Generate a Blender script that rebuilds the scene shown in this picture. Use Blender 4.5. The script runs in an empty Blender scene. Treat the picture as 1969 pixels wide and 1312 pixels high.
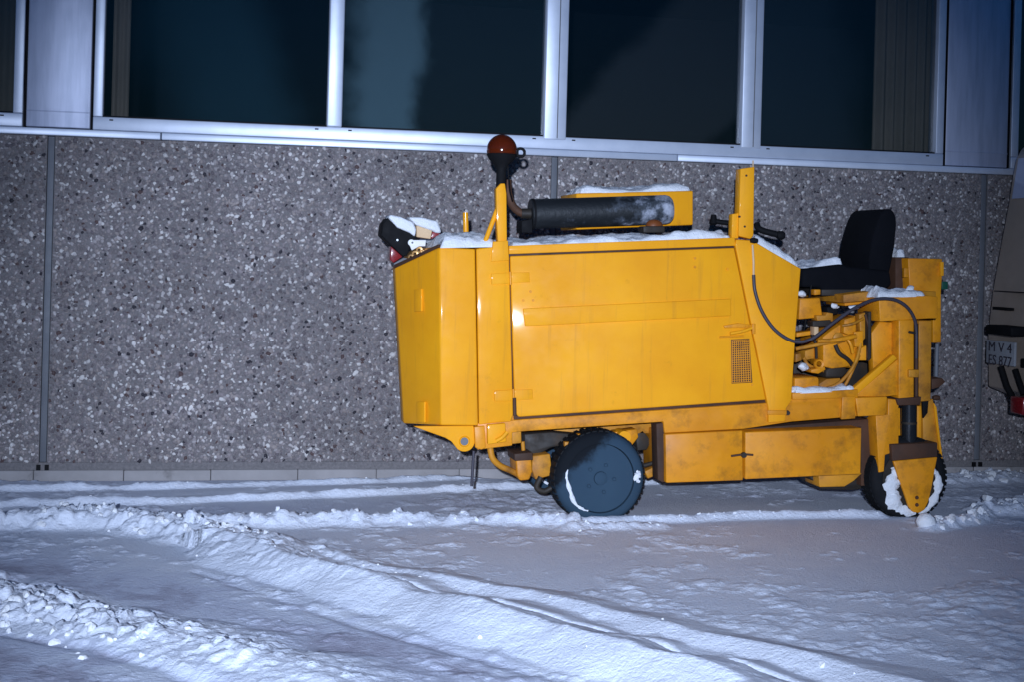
import bpy, bmesh, math, random
import numpy as np
from mathutils import Vector, Matrix
R = math.radians
random.seed(7)
rng = np.random.default_rng(7)
S = bpy.context.scene
COL = S.collection

# ---------------------------------------------------------------- camera
W_, H_ = 1969.0, 1312.0                 # photograph size, used to turn photo points into places
F_ = 2735.0
EYE = 1.40
YAW, ROLL = R(11.5), 0.027
HOR = 490.0
SHY = (HOR - H_/2)/W_
r0 = Vector((math.cos(YAW), -math.sin(YAW), 0)); fw = Vector((math.sin(YAW), math.cos(YAW), 0)); up0 = Vector((0, 0, 1))
rt = r0*math.cos(ROLL) + up0*math.sin(ROLL)
up = up0*math.cos(ROLL) - r0*math.sin(ROLL)
CAM = Vector((0, 0, EYE))
cd = bpy.data.cameras.new('camera'); cam = bpy.data.objects.new('camera', cd); COL.objects.link(cam)
cd.sensor_fit = 'HORIZONTAL'; cd.sensor_width = 36; cd.lens = F_/W_*36; cd.shift_y = SHY
cd.clip_start = 0.05; cd.clip_end = 1000
M = Matrix((rt, up, -fw)).transposed().to_4x4(); M.translation = CAM
cam.matrix_world = M
S.camera = cam

# ---------------------------------------------------------------- light
w = bpy.data.worlds.new('World'); S.world = w; w.use_nodes = True
wn = w.node_tree.nodes; wl = w.node_tree.links
sk = wn.new('ShaderNodeTexSky'); sk.sky_type = 'NISHITA'; sk.sun_disc = False
sk.ozone_density = 5.5; sk.sun_elevation = R(2.6); sk.sun_rotation = R(0)
bg = wn['Background']; bg.inputs['Strength'].default_value = 0.13
wl.new(sk.outputs['Color'], bg.inputs['Color'])
sd = bpy.data.lights.new('night_sun', 'SUN'); sd.energy = 0.012; sd.angle = R(0.5); sd.color = (1, .95, .88)
so = bpy.data.objects.new('night_sun', sd); COL.objects.link(so)
so.rotation_euler = (R(89), 0, R(180))
# the photograph is lit by the photographer's lamp beside the lens
fd = bpy.data.lights.new('flash_lamp', 'SPOT'); fd.energy = 4900; fd.spot_size = R(47); fd.spot_blend = 1.0
fd.shadow_soft_size = 0.035; fd.color = (0.60, 0.71, 0.93)
fo = bpy.data.objects.new('flash_lamp', fd); COL.objects.link(fo)
fo.location = CAM - r0*0.13 + up0*0.34 - fw*1.2
S.view_settings.view_transform = 'Standard'
try: S.view_settings.look = 'None'
except Exception: pass
S.view_settings.exposure = 0.0; S.view_settings.gamma = 1.0; S.view_settings.use_curve_mapping = False

# ---------------------------------------------------------------- places from photo points
def ray(px, py):
    x = (px - W_/2)/F_; y = -(py - H_/2 - SHY*W_)/F_
    return (rt*x + up*y + fw)
def atY(px, py, Y):
    d = ray(px, py); return CAM + d*(Y/d.y)
def atX(px, py, X):
    d = ray(px, py); return CAM + d*(X/d.x)
def gnd(px, py, z=0.0):
    d = ray(px, py); return CAM + d*((z-EYE)/d.z)
YW = 8.71           # face of the wall
YM = 7.26           # near side of the machine
fo.rotation_euler = (CAM + ray(925, 785)*8.5 - fo.location).to_track_quat('-Z', 'Y').to_euler()

# ---------------------------------------------------------------- materials
def newmat(name):
    m = bpy.data.materials.new(name); m.use_nodes = True
    nt = m.node_tree; b = nt.nodes['Principled BSDF']
    return m, nt, b
def nd(nt, t, **k):
    n = nt.nodes.new(t)
    for a, v in k.items(): setattr(n, a, v)
    return n
def noise(nt, scale, detail=4, rough=.55, vec=None):
    n = nd(nt, 'ShaderNodeTexNoise'); n.inputs['Scale'].default_value = scale
    n.inputs['Detail'].default_value = detail; n.inputs['Roughness'].default_value = rough
    if vec is not None: nt.links.new(vec, n.inputs['Vector'])
    return n
def ramp(nt, fac, stops, mode='LINEAR'):
    r = nd(nt, 'ShaderNodeValToRGB'); r.color_ramp.interpolation = mode
    e = r.color_ramp.elements
    while len(e) > 1: e.remove(e[0])
    e[0].position = stops[0][0]; e[0].color = (*stops[0][1], 1) if len(stops[0][1]) == 3 else stops[0][1]
    for p, c in stops[1:]:
        q = e.new(p); q.color = (*c, 1)
    nt.links.new(fac, r.inputs['Fac']); return r
def mixc(nt, fac, a, b):
    m = nd(nt, 'ShaderNodeMix', data_type='RGBA')
    for s, v in ((0, fac), (6, a), (7, b)):
        if isinstance(v, (int, float)): m.inputs[s].default_value = v
        elif isinstance(v, tuple): m.inputs[s].default_value = (*v, 1)
        else: nt.links.new(v, m.inputs[s])
    return m.outputs[2]
def bump(nt, b, h, strength, dist):
    n = nd(nt, 'ShaderNodeBump'); n.inputs['Strength'].default_value = strength; n.inputs['Distance'].default_value = dist
    nt.links.new(h, n.inputs['Height']); nt.links.new(n.outputs['Normal'], b.inputs['Normal']); return n
def wpos(nt):
    g = nd(nt, 'ShaderNodeNewGeometry'); return g.outputs['Position']

def paint(name, c1, c2, grime, gcol=(.05, .025, .008), rough=(.3, .5), metallic=0.0, coat=0.0, spec=.4, streak=0.0):
    m, nt, b = newmat(name); v = wpos(nt)
    a = noise(nt, 3.2, 5, .6, v); base = mixc(nt, ramp(nt, a.outputs['Fac'], [(.35, (0,)*3), (.65, (1,)*3)]).outputs['Color'], c1, c2)
    g = noise(nt, 9, 8, .68, v)
    gf = ramp(nt, g.outputs['Fac'], [(.66-grime*.22, (0,)*3), (.86-grime*.12, (1,)*3)])
    mm = nd(nt, 'ShaderNodeMath', operation='MULTIPLY'); nt.links.new(gf.outputs['Color'], mm.inputs[0]); mm.inputs[1].default_value = min(1, .45+grime*.5)
    fin = mixc(nt, mm.outputs[0], base, gcol)
    if streak > 0:                        # run-off streaks and small chips
        mp = nd(nt, 'ShaderNodeMapping'); mp.inputs['Scale'].default_value = (26, 26, 1.6); nt.links.new(v, mp.inputs['Vector'])
        q = noise(nt, 1.0, 5, .65, mp.outputs['Vector']); qf = ramp(nt, q.outputs['Fac'], [(.56, (0,)*3), (.78, (streak,)*3)])
        fin = mixc(nt, qf.outputs['Color'], fin, (.48, .20, .02))
        ch = noise(nt, 46, 5, .75, v); cf = ramp(nt, ch.outputs['Fac'], [(.70, (0,)*3), (.735, (.75,)*3)])
        fin = mixc(nt, cf.outputs['Color'], fin, (.16, .065, .02))
    nt.links.new(fin, b.inputs['Base Color'])
    r = noise(nt, 14, 4, .6, v)
    rr = nd(nt, 'ShaderNodeMapRange'); nt.links.new(r.outputs['Fac'], rr.inputs['Value'])
    rr.inputs['From Min'].default_value = .3; rr.inputs['From Max'].default_value = .7
    rr.inputs['To Min'].default_value = rough[0]; rr.inputs['To Max'].default_value = rough[1]
    nt.links.new(rr.outputs['Result'], b.inputs['Roughness'])
    b.inputs['Metallic'].default_value = metallic; b.inputs['Specular IOR Level'].default_value = spec
    b.inputs['Coat Weight'].default_value = coat; b.inputs['Coat Roughness'].default_value = .09
    # sheet metal is never quite flat
    d1 = noise(nt, 2.2, 2, .5, v); d2 = noise(nt, 160, 2, .5, v)
    ad = nd(nt, 'ShaderNodeMath', operation='MULTIPLY_ADD'); nt.links.new(d2.outputs['Fac'], ad.inputs[0]); ad.inputs[1].default_value = .02
    nt.links.new(d1.outputs['Fac'], ad.inputs[2])
    bump(nt, b, ad.outputs[0], .5, .022)
    return m
MAT = {}
MAT['yellow'] = paint('yellow_paint', (.86, .362, .005), (.79, .31, .004), .12, (.26, .10, .01), (.55, .7), coat=.14, spec=.25, streak=.5)
MAT['yellow2'] = paint('worn_yellow_paint', (.78, .30, .006), (.62, .22, .005), .72, (.16, .06, .01), (.38, .6))
MAT['ochre'] = paint('grimy_yellow_paint', (.62, .26, .013), (.42, .16, .011), .8, (.06, .028, .012), (.45, .7))
MAT['brown'] = paint('rusty_steel_and_shade', (.085, .034, .015), (.045, .022, .013), .5, (.02, .012, .008), (.6, .85))
MAT['black'] = paint('black_paint', (.006, .006, .007), (.010, .010, .011), .3, (.012, .012, .012), (.6, .8), spec=.1)
MAT['dark'] = paint('dark_grease', (.018, .014, .011), (.03, .022, .015), .5, (.07, .035, .012), (.5, .8))
MAT['rubber'] = paint('black_rubber', (.006, .0065, .008), (.010, .0105, .012), .3, (.03, .03, .033), (.7, .85), spec=.2)
MAT['glarerub'] = paint('teal_glare_rubber', (.035, .068, .10), (.03, .060, .092), .1, (.02, .035, .05), (.75, .9))
def glare_rubber():  # teal glare painted over the rubber from the lower right, black at upper left
    m, nt, b = newmat('teal_glare_rubber'); v = wpos(nt); c = atY(1157, 921, YM)
    mp = nd(nt, 'ShaderNodeVectorMath', operation='DOT_PRODUCT'); nt.links.new(v, mp.inputs[0]); mp.inputs[1].default_value = (.62, 0, -.78)
    s0 = c.x*.62-c.z*.78
    n = noise(nt, 9, 7, .7, v)
    ad = nd(nt, 'ShaderNodeMath', operation='MULTIPLY_ADD'); nt.links.new(n.outputs['Fac'], ad.inputs[0]); ad.inputs[1].default_value = .22; nt.links.new(mp.outputs['Value'], ad.inputs[2])
    mr = nd(nt, 'ShaderNodeMapRange', interpolation_type='SMOOTHSTEP'); nt.links.new(ad.outputs[0], mr.inputs['Value'])
    mr.inputs['From Min'].default_value = s0-.05; mr.inputs['From Max'].default_value = s0+.02
    n2 = noise(nt, 3, 3, .5, v)
    fr = ramp(nt, n2.outputs['Fac'], [(.3, (.026, .050, .078)), (.7, (.034, .064, .094))])
    nt.links.new(mixc(nt, mr.outputs[0], (.006, .008, .011), fr.outputs['Color']), b.inputs['Base Color'])
    b.inputs['Roughness'].default_value = .85; b.inputs['Specular IOR Level'].default_value = .15
    return m
MAT['glarerub'] = glare_rubber()
MAT['fabric'] = paint('black_seat_cover', (.0035, .004, .006), (.005, .0055, .008), .05, (.01, .01, .012), (.85, .95), spec=.12)
MAT['cable'] = paint('grey_cable', (.05, .045, .06), (.035, .03, .04), .2, (.1, .09, .1), (.45, .6))
MAT['red'] = paint('red_plastic', (.24, .014, .016), (.19, .010, .013), .1, (.08, .01, .01), (.2, .35), coat=.5)
MAT['rustlamp'] = paint('rusty_orange_plastic', (.22, .065, .015), (.13, .035, .01), .4, (.05, .02, .01), (.3, .5))
MAT['brass'] = paint('brassy_metal', (.75, .48, .2), (.6, .33, .12), .2, (.2, .1, .04), (.25, .45), metallic=.6)
MAT['wood'] = paint('pale_wood', (.66, .46, .27), (.55, .36, .19), .1, (.3, .18, .09), (.6, .8))
MAT['white'] = paint('white_metal', (.8, .78, .76), (.74, .72, .7), .05, (.5, .42, .35), (.4, .6))
MAT['chrome'] = paint('steel', (.5, .52, .55), (.4, .42, .45), .2, (.1, .1, .1), (.2, .35), metallic=.9)
MAT['green'] = paint('green_plastic', (.01, .08, .05), (.01, .06, .04), .1, (.01, .03, .02), (.4, .5))
MAT['beige'] = paint('beige_van_paint', (.46, .36, .28), (.40, .32, .25), .15, (.1, .08, .06), (.35, .5), coat=.3)
MAT['kerb'] = paint('kerb_concrete', (.36, .335, .33), (.28, .26, .255), .3, (.06, .055, .05), (.8, .95))
MAT['curtain'] = paint('brown_curtain', (.34, .27, .205), (.28, .225, .17), .1, (.12, .1, .07), (.85, .95))
MAT['room'] = paint('dark_room', (.012, .013, .018), (.009, .01, .015), .1, (.005, .005, .006), (.8, .9))
MAT['joint'] = paint('joint_sealant', (.15, .155, .17), (.12, .125, .14), .2, (.08, .08, .09), (.5, .7))
MAT['plate'] = paint('white_plate', (.34, .35, .37), (.28, .29, .31), .3, (.15, .15, .15), (.4, .5))

def alu():
    m, nt, b = newmat('aluminium'); v = wpos(nt)
    mp = nd(nt, 'ShaderNodeMapping'); mp.inputs['Scale'].default_value = (3, 3, 3); nt.links.new(v, mp.inputs['Vector'])
    n = noise(nt, 2.2, 5, .6, mp.outputs['Vector'])
    nt.links.new(ramp(nt, n.outputs['Fac'], [(.3, (.54, .585, .68)), (.7, (.64, .68, .77))]).outputs['Color'], b.inputs['Base Color'])
    b.inputs['Metallic'].default_value = .35; b.inputs['Roughness'].default_value = .45
    return m
MAT['alu'] = alu()
def alu_sheet():
    m, nt, b = newmat('aluminium_sheet'); v = wpos(nt)
    mp = nd(nt, 'ShaderNodeMapping'); mp.inputs['Scale'].default_value = (9, 9, .9); nt.links.new(v, mp.inputs['Vector'])
    n = noise(nt, 2.0, 6, .65, mp.outputs['Vector'])
    nt.links.new(ramp(nt, n.outputs['Fac'], [(.3, (.37, .405, .51)), (.55, (.48, .51, .63)), (.75, (.53, .56, .68))]).outputs['Color'], b.inputs['Base Color'])
    b.inputs['Metallic'].default_value = .4; b.inputs['Roughness'].default_value = .5
    n2 = noise(nt, 3, 2, .5, v); bump(nt, b, n2.outputs['Fac'], .4, .02)
    return m
MAT['sheet'] = alu_sheet()

def muffler_mat():
    m, nt, b = newmat('sooty_metal'); v = wpos(nt)
    n = noise(nt, 11, 6, .65, v)
    g = nd(nt, 'ShaderNodeSeparateXYZ'); nt.links.new(v, g.inputs[0])
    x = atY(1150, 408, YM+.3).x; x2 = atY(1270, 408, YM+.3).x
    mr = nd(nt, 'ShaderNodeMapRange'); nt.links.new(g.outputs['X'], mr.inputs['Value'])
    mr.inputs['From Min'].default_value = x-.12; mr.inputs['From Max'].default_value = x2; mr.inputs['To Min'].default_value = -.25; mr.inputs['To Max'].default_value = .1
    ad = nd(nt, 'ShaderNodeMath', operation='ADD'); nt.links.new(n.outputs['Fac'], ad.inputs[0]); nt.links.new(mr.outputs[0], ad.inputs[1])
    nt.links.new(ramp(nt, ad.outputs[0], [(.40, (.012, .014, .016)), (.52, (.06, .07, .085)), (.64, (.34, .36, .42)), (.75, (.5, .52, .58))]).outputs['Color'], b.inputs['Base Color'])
    b.inputs['Roughness'].default_value = .55; b.inputs['Metallic'].default_value = .2
    n2 = noise(nt, 40, 4, .6, v); bump(nt, b, n2.outputs['Fac'], .3, .01)
    return m
MAT['muffler'] = muffler_mat()

def amber():
    m, nt, b = newmat('amber_lens')
    b.inputs['Base Color'].default_value = (.13, .018, .003, 1); b.inputs['Roughness'].default_value = .12
    b.inputs['Transmission Weight'].default_value = .45; b.inputs['IOR'].default_value = 1.45
    return m
MAT['amber'] = amber()

def pebble_mat(k=1.0):
    m, nt, b = newmat('washed_pebbles')
    g = nd(nt, 'ShaderNodeNewGeometry')
    pal = [(0, (.022, .020, .030)), (.022, (.085, .055, .055)), (.045, (.13, .12, .135)), (.16, (.18, .17, .18)), (.33, (.215, .205, .215)),
           (.52, (.25, .235, .25)), (.68, (.29, .27, .27)), (.79, (.335, .33, .345)), (.87, (.46, .46, .475)), (.945, (.60, .62, .63))]
    r = ramp(nt, g.outputs['Random Per Island'], [(p, (c[0]*.90, c[1]*.82, c[2]*.75)) for p, c in pal], 'CONSTANT')
    n = noise(nt, 1.1, 7, .68, g.outputs['Position'])
    r2 = ramp(nt, n.outputs['Fac'], [(.34, (.72, .71, .73)), (.66, (1.34, 1.34, 1.38))])
    mx = nd(nt, 'ShaderNodeMix', data_type='RGBA', blend_type='MULTIPLY'); mx.inputs[0].default_value = 1
    nt.links.new(r.outputs['Color'], mx.inputs[6]); nt.links.new(r2.outputs['Color'], mx.inputs[7])
    nt.links.new(mx.outputs[2], b.inputs['Base Color']); b.inputs['Roughness'].default_value = .7
    return m
MAT['pebble'] = pebble_mat()
def mortar():
    m, nt, b = newmat('pebble_concrete'); v = wpos(nt)
    n = noise(nt, 60, 4, .6, v)
    nt.links.new(ramp(nt, n.outputs['Fac'], [(.3, (.135, .125, .125)), (.7, (.21, .19, .19))]).outputs['Color'], b.inputs['Base Color'])
    b.inputs['Roughness'].default_value = .9; bump(nt, b, n.outputs['Fac'], .6, .01)
    return m
MAT['mortar'] = mortar()

def snow_mat(ground):
    m, nt, b = newmat('ground_snow' if ground else 'snow'); v = wpos(nt)
    fine = noise(nt, 55, 6, .7, v)
    if ground:
        a = nd(nt, 'ShaderNodeAttribute'); a.attribute_name = 'snow'
        mid = noise(nt, 9, 6, .62, v)
        ad = nd(nt, 'ShaderNodeMath', operation='MULTIPLY_ADD'); nt.links.new(mid.outputs['Fac'], ad.inputs[0]); ad.inputs[1].default_value = .5
        nt.links.new(a.outputs['Fac'], ad.inputs[2])
        c = ramp(nt, ad.outputs[0], [(.02, (.11, .108, .135)), (.28, (.38, .375, .46)), (.55, (.60, .635, .755)), (.85, (.70, .74, .835)), (1, (.74, .775, .86))])
        nt.links.new(c.outputs['Color'], b.inputs['Base Color'])
    else:
        nt.links.new(ramp(nt, fine.outputs['Fac'], [(.3, (.74, .75, .78)), (.7, (.84, .85, .87))]).outputs['Color'], b.inputs['Base Color'])
    b.inputs['Roughness'].default_value = .75
    b.inputs['Specular IOR Level'].default_value = .08
    bump(nt, b, fine.outputs['Fac'], .6, .02)
    return m
MAT['gsnow'] = snow_mat(True); MAT['snow'] = snow_mat(False)

def glass_mat(name, x0=None, x1=None, amount=0.0, col=(.35, .55, .65), diag=0.0, soft=.1):
    m = bpy.data.materials.new(name); m.use_nodes = True; nt = m.node_tree
    out = nt.nodes['Material Output']; nt.nodes.remove(nt.nodes['Principled BSDF'])
    tr = nd(nt, 'ShaderNodeBsdfTransparent'); tr.inputs['Color'].default_value = (.72, .74, .76, 1)
    gl = nd(nt, 'ShaderNodeBsdfGlossy'); gl.inputs['Roughness'].default_value = .02
    fr = nd(nt, 'ShaderNodeFresnel'); fr.inputs['IOR'].default_value = 1.5
    mx = nd(nt, 'ShaderNodeMixShader'); nt.links.new(fr.outputs[0], mx.inputs[0]); nt.links.new(tr.outputs[0], mx.inputs[1]); nt.links.new(gl.outputs[0], mx.inputs[2])
    last = mx
    zr = atY(1200, 120, YW).z
    if x0 is not None: x0 += diag*zr; x1 += diag*zr
    if amount > 0:                       # reflected glow painted on the pane as a pale diffuse band
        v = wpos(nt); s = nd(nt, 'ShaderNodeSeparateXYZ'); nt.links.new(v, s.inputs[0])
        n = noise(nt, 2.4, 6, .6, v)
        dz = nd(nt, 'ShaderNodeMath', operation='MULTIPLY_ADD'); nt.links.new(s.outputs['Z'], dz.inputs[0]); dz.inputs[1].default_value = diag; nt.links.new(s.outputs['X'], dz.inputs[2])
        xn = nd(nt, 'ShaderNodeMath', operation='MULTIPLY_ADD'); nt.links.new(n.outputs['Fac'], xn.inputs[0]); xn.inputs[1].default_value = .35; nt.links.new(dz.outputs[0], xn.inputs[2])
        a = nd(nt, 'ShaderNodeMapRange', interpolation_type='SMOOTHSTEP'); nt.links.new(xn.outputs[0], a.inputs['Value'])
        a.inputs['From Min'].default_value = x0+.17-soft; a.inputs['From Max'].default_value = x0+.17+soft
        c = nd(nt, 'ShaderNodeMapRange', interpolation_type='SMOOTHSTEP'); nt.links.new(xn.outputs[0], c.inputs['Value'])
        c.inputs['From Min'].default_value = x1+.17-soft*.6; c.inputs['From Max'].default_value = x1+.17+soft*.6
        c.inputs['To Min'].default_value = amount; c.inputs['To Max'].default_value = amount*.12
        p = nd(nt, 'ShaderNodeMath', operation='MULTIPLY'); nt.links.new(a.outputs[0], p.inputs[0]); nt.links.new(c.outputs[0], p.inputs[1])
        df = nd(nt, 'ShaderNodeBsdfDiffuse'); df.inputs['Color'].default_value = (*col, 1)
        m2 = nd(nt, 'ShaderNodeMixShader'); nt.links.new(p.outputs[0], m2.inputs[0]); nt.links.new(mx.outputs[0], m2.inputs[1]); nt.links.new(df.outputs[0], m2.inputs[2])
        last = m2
    nt.links.new(last.outputs[0], out.inputs['Surface'])
    return m
MAT['glass'] = glass_mat('window_glass')

# ---------------------------------------------------------------- building blocks
ORG = {}
def link(name, bm_or_me, mat, parent=None, smooth=None, label=None, cat=None, group=None, kind=None, origin=None):
    """links a mesh given in world coordinates as ONE object with its origin at its own base"""
    if isinstance(bm_or_me, bmesh.types.BMesh):
        bmesh.ops.recalc_face_normals(bm_or_me, faces=bm_or_me.faces)
        me = bpy.data.meshes.new(name); bm_or_me.to_mesh(me); bm_or_me.free()
    else: me = bm_or_me
    n = len(me.vertices); co = np.empty(n*3, np.float32); me.vertices.foreach_get('co', co); co = co.reshape(-1, 3)
    if origin is None:
        c = (co.min(0)+co.max(0))/2
        if parent is None: c[2] = co[:, 2].min()
    else: c = np.array(origin, np.float32)
    me.vertices.foreach_set('co', (co-c).astype(np.float32).ravel())
    if smooth is not None:
        me.polygons.foreach_set('use_smooth', [True]*len(me.polygons))
        if smooth < 179: me.set_sharp_from_angle(angle=R(smooth))
    me.update()
    me.materials.append(MAT[mat] if isinstance(mat, str) else mat)
    o = bpy.data.objects.new(name, me); COL.objects.link(o)
    wo = Vector([float(a) for a in c]); ORG[o] = wo
    if parent is not None:
        o.parent = parent; o.location = wo - ORG[parent]
    else: o.location = wo
    return tag(o, label, cat, group, kind)
def tag(o, label=None, cat=None, group=None, kind=None):
    if label: o['label'] = label
    if cat: o['category'] = cat
    if group: o['group'] = group
    if kind: o['kind'] = kind
    return o
def empty(name, loc, label, cat, group=None):
    o = bpy.data.objects.new(name, None); o.location = loc; COL.objects.link(o); ORG[o] = Vector(loc)
    o.empty_display_size = .1
    return tag(o, label, cat, group)
def bevel(bm, off, seg=2):
    if off <= 0: return
    bm.normal_update()
    es = [e for e in bm.edges if len(e.link_faces) == 2 and e.calc_face_angle(0) > .45]
    if es: bmesh.ops.bevel(bm, geom=es, offset=off, segments=seg, profile=.5, affect='EDGES', clamp_overlap=True)
def add_prism(bm, pts, y0, y1):
    """pts: (x,z) outline, standing at y0 and running back to y1"""
    a = [bm.verts.new((x, y0, z)) for x, z in pts]; b = [bm.verts.new((x, y1, z)) for x, z in pts]
    bm.faces.new(a); bm.faces.new(b[::-1]); n = len(a)
    for i in range(n): bm.faces.new((a[i], b[i], b[(i+1) % n], a[(i+1) % n]))
def add_box(bm, x0, x1, y0, y1, z0, z1):
    add_prism(bm, [(x0, z0), (x1, z0), (x1, z1), (x0, z1)], y0, y1)
def px2(poly, Y): return [(p.x, p.z) for p in (atY(a, b, Y) for a, b in poly)]
def prism(name, poly, d0, d1, mat, parent, bev=.004, base=None, **k):
    base = YM if base is None else base
    bm = bmesh.new(); add_prism(bm, px2(poly, base+d0), base+d0, base+d1); bmesh.ops.recalc_face_normals(bm, faces=bm.faces); bevel(bm, bev)
    return link(name, bm, mat, parent, smooth=50, **k)
def rect(name, x0, y0, x1, y1, d0, d1, mat, parent, **k):
    return prism(name, [(x0, y0), (x1, y0), (x1, y1), (x0, y1)], d0, d1, mat, parent, **k)
def catmull(pts, n=8):
    pts = [Vector(p) for p in pts]
    if len(pts) < 3: return pts
    q = [pts[0]*2-pts[1]] + pts + [pts[-1]*2-pts[-2]]; out = []
    for i in range(1, len(q)-2):
        for k in range(n):
            t = k/n; a, b, c, d = q[i-1:i+3]
            out.append(.5*((2*b)+(c-a)*t+(2*a-5*b+4*c-d)*t*t+(3*b-a-3*c+d)*t**3))
    out.append(pts[-1]); return out
def add_tube(bm, pts, r, seg=10, caps=True):
    pts = [Vector(p) for p in pts]; rings = []
    nrm = None
    for i, p in enumerate(pts):
        t = (pts[min(i+1, len(pts)-1)] - pts[max(i-1, 0)]).normalized()
        if nrm is None:
            nrm = t.orthogonal().normalized()
        else:
            nrm = (nrm - t*nrm.dot(t)).normalized()
        bi = t.cross(nrm); rr = r[i] if isinstance(r, (list, tuple)) else r
        rings.append([bm.verts.new(p + (nrm*math.cos(2*math.pi*k/seg)+bi*math.sin(2*math.pi*k/seg))*rr) for k in range(seg)])
    for a, b in zip(rings, rings[1:]):
        for k in range(seg): bm.faces.new((a[k], a[(k+1) % seg], b[(k+1) % seg], b[k]))
    if caps:
        bm.faces.new(rings[0][::-1]); bm.faces.new(rings[-1])
def tube(name, ppts, r, mat, parent, curve=True, seg=10, **k):
    """ppts: photo points with a depth each (px, py, d)"""
    p = [atY(a, b, YM+d) for a, b, d in ppts]
    if curve: p = catmull(p)
    bm = bmesh.new(); add_tube(bm, p, r, seg); return link(name, bm, mat, parent, smooth=50, **k)
def add_lathe(bm, prof, c, axis='Y', seg=40, closed=False):
    """prof: (radius, along)"""
    rings = []
    for r_, a in prof:
        ring = []
        for k in range(seg):
            t = 2*math.pi*k/seg; u, v = r_*math.cos(t), r_*math.sin(t)
            if axis == 'Y': p = (c[0]+u, c[1]+a, c[2]+v)
            elif axis == 'Z': p = (c[0]+u, c[1]+v, c[2]+a)
            else: p = (c[0]+a, c[1]+u, c[2]+v)
            ring.append(bm.verts.new(p))
        rings.append(ring)
    for a, b in zip(rings, rings[1:]):
        for k in range(seg): bm.faces.new((a[k], a[(k+1) % seg], b[(k+1) % seg], b[k]))
    if closed:
        a, b = rings[-1], rings[0]
        for k in range(seg): bm.faces.new((a[k], a[(k+1) % seg], b[(k+1) % seg], b[k]))
    else:
        bm.faces.new(rings[0][::-1]); bm.faces.new(rings[-1])
def lathe(name, prof, c, mat, parent, axis='Y', seg=40, closed=False, sm=40, **k):
    bm = bmesh.new(); add_lathe(bm, prof, c, axis, seg, closed); return link(name, bm, mat, parent, smooth=sm, **k)
def mesh_np(name, v, f):
    """fast mesh from numpy arrays of equal-size faces"""
    me = bpy.data.meshes.new(name); me.vertices.add(len(v)); me.vertices.foreach_set('co', np.ascontiguousarray(v, np.float32).ravel())
    n, k = f.shape; me.loops.add(n*k); me.loops.foreach_set('vertex_index', np.ascontiguousarray(f, np.int32).ravel())
    me.polygons.add(n); me.polygons.foreach_set('loop_start', np.arange(0, n*k, k, dtype=np.int32)); me.polygons.foreach_set('loop_total', np.full(n, k, np.int32))
    me.update(calc_edges=True); return me
# smooth lattice noise in numpy
def vnoise(x, y, seed):
    r = np.random.default_rng(seed); T = r.random((256, 256))
    xi = np.floor(x).astype(int); yi = np.floor(y).astype(int); fx = x-xi; fy = y-yi
    fx = fx*fx*(3-2*fx); fy = fy*fy*(3-2*fy)
    a = T[xi % 256, yi % 256]; b = T[(xi+1) % 256, yi % 256]; c = T[xi % 256, (yi+1) % 256]; d = T[(xi+1) % 256, (yi+1) % 256]
    return (a*(1-fx)+b*fx)*(1-fy)+(c*(1-fx)+d*fx)*fy - .5
def fbm(x, y, seed, s, o=4, g=.5):
    t = 0; a = 1
    for i in range(o):
        t = t + a*vnoise(x*s+i*17.3, y*s+i*9.1, seed+i); s *= 2.03; a *= g
    return t

# ================================================================ GROUND
def axis(lo, hi, step, far):
    f = np.arange(lo, hi, step); a = []; x, s = lo, step
    while x > -far: s *= 1.25; x -= s; a.append(x)
    b = []; x, s = f[-1], step
    while x < far: s *= 1.25; x += s; b.append(x)
    return np.array(a[::-1] + list(f) + b)
gx = axis(-3.3, 6.0, .0115, 160); gy = axis(3.7, 8.9, .0115, 160)
X, Y = np.meshgrid(gx, gy, indexing='ij')
def pdist(poly):
    """distance of every ground point to a line of ground points, how far along it lies, and its side"""
    best = np.full(X.shape, 1e9); al = np.zeros(X.shape); tot = 0; side = np.zeros(X.shape)
    for a, b in zip(poly, poly[1:]):
        dx, dy = b.x-a.x, b.y-a.y; L = math.hypot(dx, dy)
        t = np.clip(((X-a.x)*dx+(Y-a.y)*dy)/(L*L), 0, 1)
        qx, qy = X-a.x-t*dx, Y-a.y-t*dy
        d = np.hypot(qx, qy)
        m = d < best; best = np.where(m, d, best); al = np.where(m, tot+t*L, al); side = np.where(m, np.sign(dx*qy-dy*qx), side); tot += L
    return best, al, side
flat = fbm(X, Y, 3, 7, 4, .55)*.021 + fbm(X, Y, 11, 28, 3, .6)*.007 + fbm(X, Y*.6, 5, 1.3, 2)*.02
HZ = flat.copy()
SN = .66 + fbm(X, Y, 21, 2.2, 4, .6)*.16 + fbm(X, Y, 27, 14, 3, .6)*.10
def blocks(x, y, s, seed):
    """cellular field: each cell a block of crust with its own height, low between blocks"""
    r = np.random.default_rng(seed); T = r.random((128, 128, 4)); xs, ys = x/s, y/s; xi = np.floor(xs).astype(int); yi = np.floor(ys).astype(int)
    f1 = np.full(x.shape, 9.); f2 = np.full(x.shape, 9.); val = np.zeros(x.shape)
    for a in (-1, 0, 1):
        for b in (-1, 0, 1):
            t = T[(xi+a) % 128, (yi+b) % 128]; dx = xi+a+t[..., 0]-xs; dy = yi+b+t[..., 1]-ys; d = np.hypot(dx, dy)
            v = t[..., 2] + (t[..., 3]-.5)*dx*1.4 + (t[..., 2]-.5)*dy*1.8
            m = d < f1; f2 = np.where(m, f1, np.minimum(f2, d)); val = np.where(m, v, val); f1 = np.where(m, d, f1)
    return val*np.clip((f2-f1)*5, 0, 1)
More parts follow.
